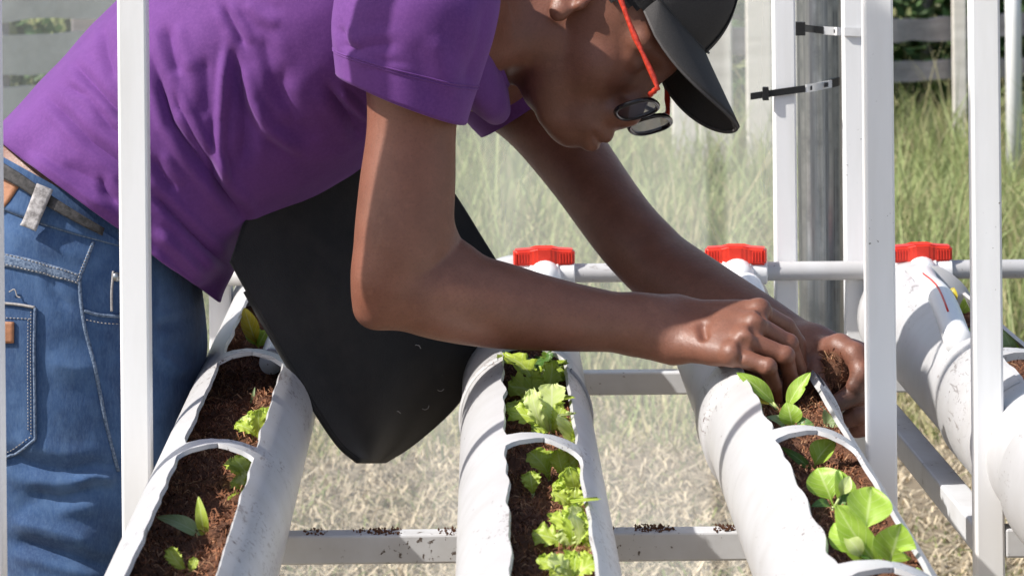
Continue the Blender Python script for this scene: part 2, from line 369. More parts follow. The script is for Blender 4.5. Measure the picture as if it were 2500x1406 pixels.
# ------------------------------------------------------------------ fences far behind
def plank(name, a, b, hgt, thick, m, parent, seed):
    """a sawn board from a to b (centre line), with uneven edges"""
    rnd = random.Random(seed); a, b = Vector(a), Vector(b); n = 14; t = (b - a).normalized(); nrm = t.cross(Vector((0, 0, 1))).normalized()
    up = nrm.cross(t).normalized(); V = []; F = []
    for i in range(n + 1):
        c = a.lerp(b, i / n); e1 = hgt / 2 + rnd.uniform(-0.006, 0.006); e0 = -hgt / 2 + rnd.uniform(-0.006, 0.006); w = rnd.uniform(-0.004, 0.004)
        for u, d in ((e0, -thick / 2), (e0, thick / 2), (e1, thick / 2), (e1, -thick / 2)): V.append(c + up * u + nrm * (d + w))
    for i in range(n):
        for k in range(4): p = i * 4 + k; q = i * 4 + (k + 1) % 4; F.append((p, q, q + 4, p + 4))
    F.append((0, 1, 2, 3)); F.append((n * 4 + 3, n * 4 + 2, n * 4 + 1, n * 4))
    return mk(name, V, F, m, parent, smooth=False)
def left_fence():
    A = P(-330, 300, 8.9); B = P(560, 300, 9.7)
    r = thing('plank_fence', (A.x, A.y, 0), 'pale weathered fence of broad horizontal planks behind the purple shirt', 'fence')
    u = (B - A); u.z = 0; s = u.length / 4
    for k, z in enumerate((0.115, 0.26, 0.405, 0.55, 0.695, 0.842, 0.987)):
        a = Vector((A.x, A.y, z + (0.01 if k % 2 else 0))); b = Vector((B.x, B.y, z))
        plank('plank', a, b, 0.108, 0.025, MAT['wood'], r, k)
    n = u.normalized(); nb = Vector((-n.y, n.x, 0))
    for i in range(4):
        c = Vector((A.x, A.y, 0)) + u * (0.08 + 0.28 * i) + nb * 0.07
        box('post', c + Vector((-0.05, -0.05, -0.05)), c + Vector((0.05, 0.05, 1.15)), MAT['wood2'], r, 0.006)
left_fence()
def board_palings():
    A = P(1775, 240, 11.8); A.z = 0
    r = thing('board_fence', (A.x, A.y, 0), 'pale upright boards with a narrow green gap right of the cap brim', 'fence')
    for k, (x0, x1, top) in enumerate(((1640, 1700, 1.25), (1705, 1788, 1.3), (1822, 1886, 1.32), (1892, 1950, 1.3))):
        a = P((x0 + x1) / 2, 225 - k * 3, A.y); w = (x1 - x0) / FPX * A.y
        plank('board', (a.x, A.y, -0.03), (a.x + 0.01, A.y + 0.005, top), w, 0.03, MAT['wood'], r, 30 + k) if False else \
        box('board', (a.x - w / 2, A.y - 0.015, -0.05), (a.x + w / 2, A.y + 0.015, top), MAT['wood'], r, 0.006)
    a = P(1640, 60, A.y); b = P(1950, 60, A.y)
    box('cross_rail', (a.x, A.y + 0.016, 0.5), (b.x, A.y + 0.06, 0.6), MAT['wood2'], r, 0.006)
board_palings()
def right_fence():
    Y = 12.2; a = P(2020, 200, Y); b = P(2620, 205, Y)
    r = thing('grey_board_fence', (a.x, Y, 0), 'grey horizontal board fence at top right in front of dark shrubs', 'fence')
    for k, (y0, y1) in enumerate(((205, 160), (108, 52), (-2, -50))):
        z0 = P(2270, y0, Y).z; z1 = P(2270, y1, Y).z
        plank('board', (a.x, Y, (z0 + z1) / 2), (b.x, Y + 0.3, (z0 + z1) / 2 + 0.01), z1 - z0, 0.035, MAT['wood2'], r, 50 + k)
    for px in (2338, 2120, 2560):
        c = P(px, 100, Y + 0.12); box('picket', (c.x - 0.025, Y + 0.06, -0.05), (c.x + 0.025, Y + 0.1, 1.1), MAT['wood'], r, 0.004)
    pole = tube('fence_pole', [P(2474, 238, 11.2) - Vector((0, 0, .4)), P(2474, 60, 11.2), P(2470, -150, 11.2)], 0.027, MAT['tape'], None, 12)
    pole.data.materials[0] = MAT['pvc2']; tag(pole, 'thin pale upright pole at the right edge before the shrubs', 'pole')
right_fence()
def leaf_cloud(name, c, rad, n, m, label, cat, size=0.05, seed=1):
    rnd = random.Random(seed); r = thing(name, (c[0], c[1], 0), label, cat, 'shrubs behind the fences'); V = []; F = []; C = []
    for i in range(n):
        a = rnd.random() * 6.28; q = rnd.random() ** 0.5; z = rnd.random()
        lump = 0.8 + 0.35 * mnoise.noise(Vector((math.cos(a) * 2, math.sin(a) * 2, z * 3 + seed)))
        p = Vector((c[0] + math.cos(a) * q * rad[0] * lump, c[1] + math.sin(a) * q * rad[1] * lump, 0.02 + z * rad[2] * lump))
        d = Vector((rnd.uniform(-1, 1), rnd.uniform(-1, 1), rnd.uniform(-0.3, 1))).normalized(); s = d.cross(Vector((rnd.uniform(-1, 1), rnd.uniform(-1, 1), 1))).normalized()
        L = size * rnd.uniform(0.6, 1.4); k = len(V)
        V += [p, p + d * L * 0.5 + s * L * 0.3, p + d * L, p + d * L * 0.5 - s * L * 0.3]; F.append((k, k + 1, k + 2, k + 3))
        g = rnd.uniform(0.6, 1.5); cc = (0.11 * g, 0.19 * g, 0.07 * g, 1) if rnd.random() < 0.8 else (0.2 * g, 0.22 * g, 0.1 * g, 1); C += [cc] * 4
    o = mk('crown', V, F, m, r); col_attr(o, C)
    for i in range(5):
        a = rnd.random() * 6.28; t = Vector((c[0] + math.cos(a) * rad[0] * 0.6, c[1] + math.sin(a) * rad[1] * 0.6, rad[2] * 0.8)); b0 = Vector((c[0] + math.cos(a) * 0.06, c[1], 0))
        tube('trunk', [b0, b0.lerp(t, 0.5) + Vector((0.03, 0, 0.05)), t], [0.02, 0.014, 0.006], MAT['wood2'], r, 6)
for i, (px, Y, rx, h, n, lab) in enumerate(((2260, 13.3, 0.9, 1.4, 5000, 'dark leafy shrub seen between the grey fence boards'),
                                  (2560, 13.6, 0.8, 1.6, 4000, 'dark shrub behind the pole at the right edge'),
                                  (1830, 13.0, 0.5, 1.4, 2500, 'green shrub showing through the gap in the upright boards'),
                                  (150, 12.2, 1.4, 1.1, 5000, 'low green shrub behind the pale plank fence'))):
    c = P(px, 200, Y); leaf_cloud('shrub', (c.x, Y), (rx, 0.5, h), n, MAT['blade'], lab, 'shrub', 0.07, 11 + i)

# ------------------------------------------------------------------ racks
YF, YB = 2.82, 3.655          # front and back post rows
RZ = CAMZ - 0.61              # rail centre height
HB = 0.0125                   # half of the 25 mm square tube
def post(name, x, y, m, parent, z1=2.05, label=None):
    o = box(name, (x - HB, y - HB, 0), (x + HB, y + HB, z1), m, parent, 0.0022)
    if label: o['label'] = label
    return o
XA0, XA1 = P(331, 650, YF).x, P(2147, 650, YF).x
XA0b, XA1b = P(540, 780, YB).x, P(1915, 300, YB).x
XB0, XB0b = P(2407, 650, YF).x, P(2085, 300, YB).x
def rail_between(name, a, b, parent):
    a, b = Vector(a), Vector(b); t = (b - a).normalized(); L = (b - a).length
    ang = math.atan2(t.y, t.x); c = (a + b) / 2
    return box(name, c - Vector((L / 2, HB, HB)), c + Vector((L / 2, HB, HB)), MAT['rail'], parent, 0.002, Matrix.Rotation(ang, 3, 'Z'))
def rack_a():
    r = thing('growing_rack', (0, 3.2, 0), 'white square tube rack carrying the three middle pipes', 'rack', 'pipe racks')
    post('post', XA0, YF, MAT['paint'], r, label='bright white upright in front of the purple shirt')
    post('post', XA1, YF, MAT['paint'], r, label='white upright in front of the muddy fist')
    post('post', XA0b, YB, MAT['paint'], r); post('post', XA1b, YB, MAT['paint'], r, label='white upright tied to the steel pole')
    for z in (RZ, RZ - 0.55):
        rail_between('cross_rail', (XA0 + HB + .0005, YF, z), (XA1 - HB - .0005, YF, z), r)
        rail_between('cross_rail', (XA0b + HB + .0005, YB, z), (XA1b - HB - .0005, YB, z), r)
    for z in (RZ, 2.04):
        rail_between('side_rail', (XA0, YF + HB + .0005, z), (XA0b, YB - HB - .0005, z), r)
        rail_between('side_rail', (XA1, YF + HB + .0005, z), (XA1b, YB - HB - .0005, z), r)
rack_a()
def rack_b():
    r = thing('growing_rack', (XB0, 3.2, 0), 'white square tube rack at the right edge carrying the capped pipe', 'rack', 'pipe racks')
    post('post', XB0, YF, MAT['paint'], r); post('post', XB0b, YB, MAT['paint'], r)
    post('post', XB0 + 0.62, YF, MAT['paint'], r); post('post', XB0b + 0.62, YB, MAT['paint'], r)
    for z in (RZ, RZ - 0.55):
        rail_between('cross_rail', (XB0 + HB + .0005, YF, z), (XB0 + 0.62 - HB - .0005, YF, z), r)
        rail_between('cross_rail', (XB0b + HB + .0005, YB, z), (XB0b + 0.62 - HB - .0005, YB, z), r)
    rail_between('side_rail', (XB0, YF + HB + .0005, RZ), (XB0b, YB - HB - .0005, RZ), r)
    rail_between('side_rail', (XB0 + 0.62, YF + HB + .0005, RZ), (XB0b + 0.62, YB - HB - .0005, RZ), r)
rack_b()
def left_upright():
    p = P(-30, 1000, 2.55)
    o = box('upright_post', (p.x - HB, p.y - HB, 0), (p.x + HB, p.y + HB, 1.9), MAT['paint'], None, 0.0022)
    tag(o, 'white upright at the left edge in front of the jeans pocket', 'post')
left_upright()

# ------------------------------------------------------------------ growing pipes with slots
PR = 0.060; PZC = CAMZ - 0.5375
def pipe_axis(x25, x306):
    s = (x306 - x25) / 0.56
    return lambda y: x25 + (y - 2.5) * s
AX = [pipe_axis(P(502, 1320, 2.5).x, P(611, 1005, 3.06).x), pipe_axis(P(1307, 1320, 2.5).x, P(1283, 1005, 3.06).x),
      pipe_axis(P(2008, 1320, 2.5).x, P(1858, 1005, 3.06).x), pipe_axis(P(2765, 1320, 2.5).x, P(2452, 1005, 3.06).x)]
def sstep(a, b, x): t = min(1, max(0, (x - a) / (b - a))); return t * t * (3 - 2 * t)
def growing_pipe(ax, y0, y1, bridges, phl, phr, seed, label, couplings=(), bw=0.008):
    """pvc pipe whose top is sawn open in long slots; bridges are the uncut rings left between the slots"""
    r = thing('growing_pipe', (ax(2.8), 2.8, PZC - PR), label, 'pipe', 'slotted growing pipes')
    ys = sorted(set([y0 + (y1 - y0) * i / 260 for i in range(261)] + [b + d for b in bridges for d in (-bw - .014, -bw - .008, -bw - .004, -bw - .0015, -bw, -bw / 2, 0, bw / 2, bw, bw + .0015, bw + .004, bw + .008, bw + .014)]))
    ys = [y for y in ys if y0 <= y <= y1]; T = 0.0036; na = 44; V = []; F = []
    def rad(y):
        rr = PR
        for c0, c1, e in couplings:
            if c0 <= y <= c1: rr = PR + e
        return rr
    for y in ys:
        k = 1.0
        for b in bridges: k = min(k, sstep(bw, bw + 0.013, abs(y - b)))
        jag = 3.4 * mnoise.noise(Vector((y * 17, seed, 0))) + 0.7 * mnoise.noise(Vector((y * 36, seed, 0))) + 0.15 * mnoise.noise(Vector((y * 140, seed, 3)))
        jag2 = 3.0 * mnoise.noise(Vector((y * 15, seed + 9, 0))) + 0.7 * mnoise.noise(Vector((y * 33, seed + 9, 0))) + 0.15 * mnoise.noise(Vector((y * 150, seed, 7)))
        L = math.radians(k * phl); R_ = math.radians(k * phr); jl = math.radians(k * jag); jr = math.radians(k * jag2); mid = math.radians((phr - phl) / 2) * (1 - k)
        a0 = R_ + mid; a1 = 2 * math.pi - L + mid
        cx = ax(y)
        for rr in (rad(y), PR - T):
            for i in range(na + 1):
                a = a0 + (a1 - a0) * i / na + jr * max(0, 1 - i / 3) - jl * max(0, 1 - (na - i) / 3)
                V.append((cx + rr * math.sin(a), y, PZC + rr * math.cos(a)))
    n1 = na + 1; st = 2 * n1
    for j in range(len(ys) - 1):
        o = j * st
        for i in range(na):
            a = o + i; F.append((a, a + st, a + st + 1, a + 1))
            b = o + n1 + i; F.append((b, b + 1, b + st + 1, b + st))
        F.append((o, o + n1, o + n1 + st, o + st)); e = o + na; F.append((e, e + st, e + st + n1, e + n1))
    for o in (0, (len(ys) - 1) * st):
        for i in range(na): F.append((o + i, o + i + 1, o + n1 + i + 1, o + n1 + i))
    sh = mk('shell', V, F, MAT['pvc'], r)
    sh.data.polygons.foreach_set('use_smooth', [True] * len(sh.data.polygons))
    m = sh.modifiers.new('edges', 'EDGE_SPLIT'); m.split_angle = math.radians(40)
    for c0, c1, e in couplings:                       # raised socket rings round the lower side
        V = []; F = []; ring = []
        for (yy, q) in ((c0 - .0008, PR + .0005), (c0, PR + e), (c0 + .003, PR + e + .0012), (c1 - .003, PR + e + .0012), (c1, PR + e), (c1 + .0008, PR + .0005)):
            a0 = math.radians(phr + 4); a1 = 2 * math.pi - math.radians(phl + 4)
            for i in range(41):
                a = a0 + (a1 - a0) * i / 40; V.append((ax(yy) + q * math.sin(a), yy, PZC + q * math.cos(a)))
        for j in range(5):
            for i in range(40): a = j * 41 + i; F.append((a, a + 41, a + 42, a + 1))
        mk('socket', V, F, MAT['pvc'], r)
    V, F = tube_geo([(ax(y1 - .03), y1 - .03, PZC), (ax(y1 + .008), y1 + .008, PZC), (ax(y1 + .014), y1 + .014, PZC)], [PR + .004, PR + .004, PR - .006], 40)
    mk('end_cap', V, F, MAT['pvc'], r)
    return r
growing_pipe(AX[0], 1.98, 3.70, (2.60, 3.06), 27, 33, 1, 'left white pipe with a sparse row of young seedlings')
growing_pipe(AX[1], 1.98, 3.70, (2.613, 3.09), 21, 39, 2, 'middle white pipe planted with frilly lettuce', ((3.02, 3.03, 0.0012),))
growing_pipe(AX[2], 1.98, 3.70, (2.142, 2.634), 24, 42, 3, 'white pipe with round leaved greens under the working hands', ((2.925, 3.02, 0.003),))
growing_pipe(AX[3], 2.05, 3.62, (2.60, 3.0), 16, 56, 4, 'white pipe with a fat socket at the right edge', ((2.10, 2.70, 0.007), (2.86, 3.06, 0.003)))

# coir in each pipe: a lumpy bed and loose fibres
SLEV = (0.016, 0.018, 0.024, 0.012)
def soil_z(k, x, y):
    ax = AX[k](y); dx = x - ax
    lev = SLEV[k]
    return PZC + lev + 0.10 * dx + 0.009 * mnoise.noise(Vector((x * 22, y * 14, k * 5.0))) + 0.005 * mnoise.noise(Vector((x * 75, y * 60, k))) + 0.0025 * mnoise.noise(Vector((x * 220, y * 200, k)))
def build_soil(k, label, y0=2.0, y1=3.66):
    ny, nx = 420, 34; V = []; F = []; MI = []
    for j in range(ny):
        y = y0 + (y1 - y0) * j / (ny - 1)
        for i in range(nx):
            t = -1 + 2 * i / (nx - 1); x = AX[k](y) + t * math.sqrt((PR - .0048) ** 2 - SLEV[k] ** 2)
            z = soil_z(k, x, y); lim = PZC - math.sqrt(max(1e-6, (PR - .004) ** 2 - (x - AX[k](y)) ** 2)) + .0005
            hi = PZC + math.sqrt(max(1e-6, (PR - .0042) ** 2 - (x - AX[k](y)) ** 2)); V.append((x, y, min(max(z, lim), hi)))
    for j in range(ny - 1):
        for i in range(nx - 1): a = j * nx + i; F.append((a, a + 1, a + nx + 1, a + nx)); MI.append(0)
    rnd = random.Random(k)
    for q in range(8500):
        y = rnd.uniform(2.1, 3.55); t = rnd.uniform(-0.86, 0.80); x = AX[k](y) + t * math.sqrt((PR - .0048) ** 2 - SLEV[k] ** 2); z = soil_z(k, x, y) + rnd.uniform(0, .0025)
        a = rnd.random() * 6.28; L = rnd.uniform(.003, .011); d = Vector((math.cos(a), math.sin(a), rnd.uniform(-.1, .55))).normalized(); p = Vector((x, y, z))
        s = d.cross(Vector((rnd.uniform(-1, 1), rnd.uniform(-1, 1), 1))).normalized() * rnd.uniform(.00025, .0006); n = Vector((0, 0, 1)) * rnd.uniform(.0, .004)
        b = len(V); V += [p - s, p + s, p + d * L * .5 + n + s, p + d * L * .5 + n - s, p + d * L + s * .4, p + d * L - s * .4]
        mi = rnd.choice((1, 1, 2, 2, 2, 3)); F.append((b, b + 1, b + 2, b + 3)); F.append((b + 3, b + 2, b + 4, b + 5)); MI += [mi, mi]
    o = mk('coir_soil', V, F, [MAT['soil'], MAT['fibre_dark'], MAT['fibre_mid'], MAT['fibre_light']])
    o.data.polygons.foreach_set('material_index', MI); o.data.update()
    return tag(o, label, 'soil', kind='stuff')
for k, lab in enumerate(('brown coir soil filling the left pipe', 'brown coir soil filling the middle lettuce pipe', 'brown coir soil in the pipe under the hands', 'dark coir soil in the rightmost pipe')):
    build_soil(k, lab)

# ------------------------------------------------------------------ water manifold, valves
MY = 3.630; MZ = P(1900, 662, MY).z; MR = 0.0105
def manifold():
    V, F = tube_geo([(-0.42, MY, MZ), (0.0, MY, MZ), (0.4, MY, MZ), (1.15, MY, MZ)], MR, 20)
    tag(mk('water_pipe', V, F, MAT['pvc']), 'thin white water pipe running behind along the red valves', 'pipe')
manifold()
def rounded_prism(pts, z0, z1, bevel):
    bm = bmesh.new(); vs = [bm.verts.new((x, y, z0)) for x, y in pts]; f = bm.faces.new(vs)
    r = bmesh.ops.extrude_face_region(bm, geom=[f]); bmesh.ops.translate(bm, verts=[v for v in r['geom'] if isinstance(v, bmesh.types.BMVert)], vec=(0, 0, z1 - z0))
    bmesh.ops.recalc_face_normals(bm, faces=bm.faces); bmesh.ops.bevel(bm, geom=list(bm.edges), offset=bevel, segments=3, affect='EDGES'); return bm
def valve(x, k, label, rot=0.0, stripe=False):
    r = thing('valve', (x, MY, MZ), label, 'valve', 'red handled valves')
    # butterfly handle, waisted in the middle, ribbed grips
    pts = [(-.034, -.0085), (-.0315, -.0115), (-.016, -.0115), (-.009, -.0135), (.009, -.0135), (.016, -.0115), (.0315, -.0115), (.034, -.0085), (.034, .0085), (.0315, .0115), (.016, .0115), (.009, .0135), (-.009, .0135), (-.016, .0115), (-.0315, .0115), (-.034, .0085)]
    bm = rounded_prism(pts, 0, .0185, .0022); top = MZ + .0085
    for v in bm.verts:                                 # hub stands a little higher than the wings
        if v.co.z > .012: v.co.z += .004 * math.exp(-(v.co.x / .013) ** 2)
    bmesh.ops.transform(bm, matrix=Matrix.Translation((x, MY, top)) @ Matrix.Rotation(rot, 4, 'Z'), verts=bm.verts)
    h = bm_obj('handle', bm, MAT['red'], r, False)
    for s in (-1, 1):
        for q in range(5):
            c = Matrix.Rotation(rot, 3, 'Z') @ Vector((s * (.018 + q * .0032), 0, 0))
            box('grip_rib', Vector((x, MY, top + .004)) + c - Vector((.0008, .0124, 0)), Vector((x, MY, top + .004)) + c + Vector((.0008, .0124, .011)), MAT['red'], h, .0004)
    tube('stem', [(x, MY, MZ), (x, MY, MZ + .012)], .0095, MAT['pvc2'], r, 16)
    V, F = tube_geo([(x - .031, MY, MZ), (x - .03, MY, MZ), (x - .016, MY, MZ), (x - .0155, MY, MZ), (x + .0155, MY, MZ), (x + .016, MY, MZ), (x + .033, MY, MZ), (x + .034, MY, MZ)], [.0125, .0145, .0145, .0165, .0165, .0145, .0145, .0125], 24)
    o = mk('body', V, F, MAT['pvc2'], r); o.modifiers.new('e', 'EDGE_SPLIT').split_angle = .6
    # elbow spout dropping into the slot
    zt = PZC + PR; ax = AX[k]
    rz = PZC + PR * .86
    pts = spline([(x, MY - .002, MZ), (x + .001, MY - .022, MZ - .003), (x * .6 + ax(3.55) * .4 + .006, MY - .06, MZ - .012), (ax(3.48) + .024, MY - .14, rz + .004), (ax(3.40) + .026, MY - .23, rz - .016)], 22)
    if k == 3: pts = spline([(x, MY - .002, MZ), (x - .001, MY - .025, MZ - .002), (x - .006, MY - .08, MZ - .004), tuple(P(2300, 752, 3.36) + Vector((0, 0, .008))), tuple(P(2340, 850, 3.12) + Vector((0, 0, .006)))], 22)
    rr = [.0175] * 7 + [.0150] * 5 + [.0135] * 10
    V, F = tube_geo(pts.tolist(), rr, 20, cap=True); sp = mk('spout', V, F, MAT['pvc2'], r)
    if stripe:
        q = [Vector(p) + Vector((-.004, -.002, .0130)) for p in pts[6:20]]
        tube('stripe', q, .0011, MAT['red'], sp, 6)
    return r
valve(P(1328, 640, MY).x, 1, 'red handled valve seen between the two arms', 0.03)
valve(P(1797, 640, MY).x, 2, 'red handled valve above the far forearm', -0.12)
valve(P(2248, 640, MY).x, 3, 'red handled valve right of the front upright with striped spout', 0.05, True)
def left_spout():
    pts = spline([P(700, 745, 3.60), P(690, 800, 3.45), P(672, 850, 3.25), P(662, 885, 3.13)], 12)
    V, F = tube_geo(pts.tolist(), .0115, 20); tag(mk('outlet_tube', V, F, MAT['pvc2']), 'short white tube end poking into the left pipe beside the apron', 'tube')
left_spout()

# ------------------------------------------------------------------ steel pole and cable ties
PYC = 3.745; PXC = P(2003, 300, PYC).x
def steel_pole():
    pts = [(PXC, PYC, 0), (PXC, PYC, .8), (PXC, PYC, 1.6), (PXC, PYC, 2.6)]
    tag(tube('steel_pole', pts, .0262, MAT['steel'], None, 40), 'round galvanised steel pole between the two back uprights', 'pole')
steel_pole()
def strap(name, pts, hgt, thick, m, parent):
    """flat band standing on edge along pts"""
    fr = frames(pts); V = []; F = []; n = len(pts)
    for p, (t, s, u) in zip(pts, fr):
        p = Vector(p); nn = Vector((t.y, -t.x, 0)).normalized()
        for a, b in ((-1, 0), (1, 0), (1, 1), (-1, 1)): V.append(p + Vector((0, 0, a * hgt / 2)) + nn * (b * thick))
    for i in range(n - 1):
        for k in range(4): a = i * 4 + k; b = i * 4 + (k + 1) % 4; F.append((a, b, b + 4, a + 4))
    F += [(0, 1, 2, 3), (n * 4 - 1, n * 4 - 2, n * 4 - 3, n * 4 - 4)]
    return mk(name, V, F, m, parent, False)
def cable_ties():
    yf = YB - HB - .002
    r = thing('cable_tie', P(1915, 228, yf), 'black cable tie with printed white tag and loose tail, lower of the two', 'cable tie', 'cable ties on the steel pole')
    strap('band', [P(1832, 236, yf), P(1885, 228, yf), P(1950, 219, yf), P(1966, 217, yf)], .0076, .0014, MAT['black_plastic'], r)
    yp = PYC - .031
    strap('tag', [P(1966, 217, yf + .001), P(1985, 214, YB + .02), P(2005, 210, yp - .002), P(2030, 205, yp + .004)], .0086, .0012, MAT['tape'], r)
    strap('band', [P(2028, 205, yp + .004), P(2045, 200, yp + .012), P(2054, 196, yp + .026)], .0096, .0014, MAT['black_plastic'], r)
    for px in (1978, 1986, 1994):
        strap('print', [P(px, 216 - (px - 1978) * .2, yp - .06 + (px - 1978) * .0036), P(px + 5, 215 - (px - 1978) * .2, yp - .06 + (px - 1978) * .0036)], .005, .001, MAT['ink'], r)
    strap('print', [P(2012, 208, yp - .0035), P(2021, 207, yp - .001)], .005, .001, MAT['ink'], r)
    c = P(1869, 229, yf - .002); box('head', c - Vector((.0035, .003, .0075)), c + Vector((.0035, .002, .0075)), MAT['black_plastic'], r, .0008)
    r = thing('cable_tie', P(2000, 72, yp), 'black cable tie with white tag, upper of the two on the pole', 'cable tie', 'cable ties on the steel pole')
    c = P(1957, 70, yp - .03); box('head', c - Vector((.007, .004, .008)), c + Vector((.004, .004, .0075)), MAT['black_plastic'], r, .0008)
    strap('band', [P(1958, 69, yp - .03), P(1985, 72, yp - .008), P(2010, 75, yp - .003)], .008, .0014, MAT['black_plastic'], r)
    strap('tag', [P(2010, 75, yp - .003), P(2040, 77, yp - .004), P(2064, 78, YB - HB - .003), P(2104, 79, YB - HB - .003)], .0092, .0012, MAT['tape'], r)
    strap('print', [P(2036, 77, yp - .0065), P(2046, 77.5, yp - .0085)], .004, .001, MAT['ink'], r)
cable_ties()
def rail_dirt():
    rnd = random.Random(5); V = []; F = []
    spans = [(P(740, 1300, YF).x, P(1112, 1300, YF).x, 1.0), (P(1480, 1300, YF).x, P(1800, 1300, YF).x, 1.0), (P(2455, 1300, YF).x, XB0 + .2, 1.0)]
    for x0, x1, dens in spans:
        for q in range(700):
            x = rnd.uniform(x0, x1); pn = mnoise.noise(Vector((x * 30, 0, 0)))
            if pn < 0.12 + rnd.uniform(-.2, .2): continue
            c = Vector((x, YF + rnd.uniform(-.012, .010), RZ + HB + rnd.uniform(-.0003, .002) * (1 + pn))); s = rnd.uniform(.0004, .0017); b = len(V)
            for d in ((1, 0, 0), (-.5, .8, 0), (-.5, -.8, .1), (0, 0, 1), (0, 0, -1)):
                V.append(c + Vector(d) * s * rnd.uniform(.7, 1.3))
            F += [(b, b + 1, b + 3), (b + 1, b + 2, b + 3), (b + 2, b, b + 3), (b + 1, b, b + 4), (b + 2, b + 1, b + 4), (b, b + 2, b + 4)]
    tag(mk('soil_crumbs', V, F, MAT['soil'], None, False), 'dark soil crumbs lying along the front cross rails', 'soil', kind='stuff')
rail_dirt()
def plastic_sheet():
    V = []; F = []; nx, nz = 120, 40
    for j in range(nz + 1):
        for i in range(nx + 1):
            x = -2.6 + (PXC + 2.6) * i / nx; z = .02 + 2.6 * j / nz
            y = 4.35 + .03 * mnoise.noise(Vector((x * 1.4, z * .7, 3))) + .006 * mnoise.noise(Vector((x * 7, z * 2.2, 1)))
            y = y + (PYC + .03 - y) * sstep(PXC - .5, PXC, x)
            V.append((x, y, z))
    for j in range(nz):
        for i in range(nx): a = j * (nx + 1) + i; F.append((a, a + 1, a + nx + 2, a + nx + 1))
    tag(mk('plastic_sheet', V, F, MAT['sheet']), 'clear milky plastic sheet stretched behind the racks left of the steel pole', 'sheet')
plastic_sheet()

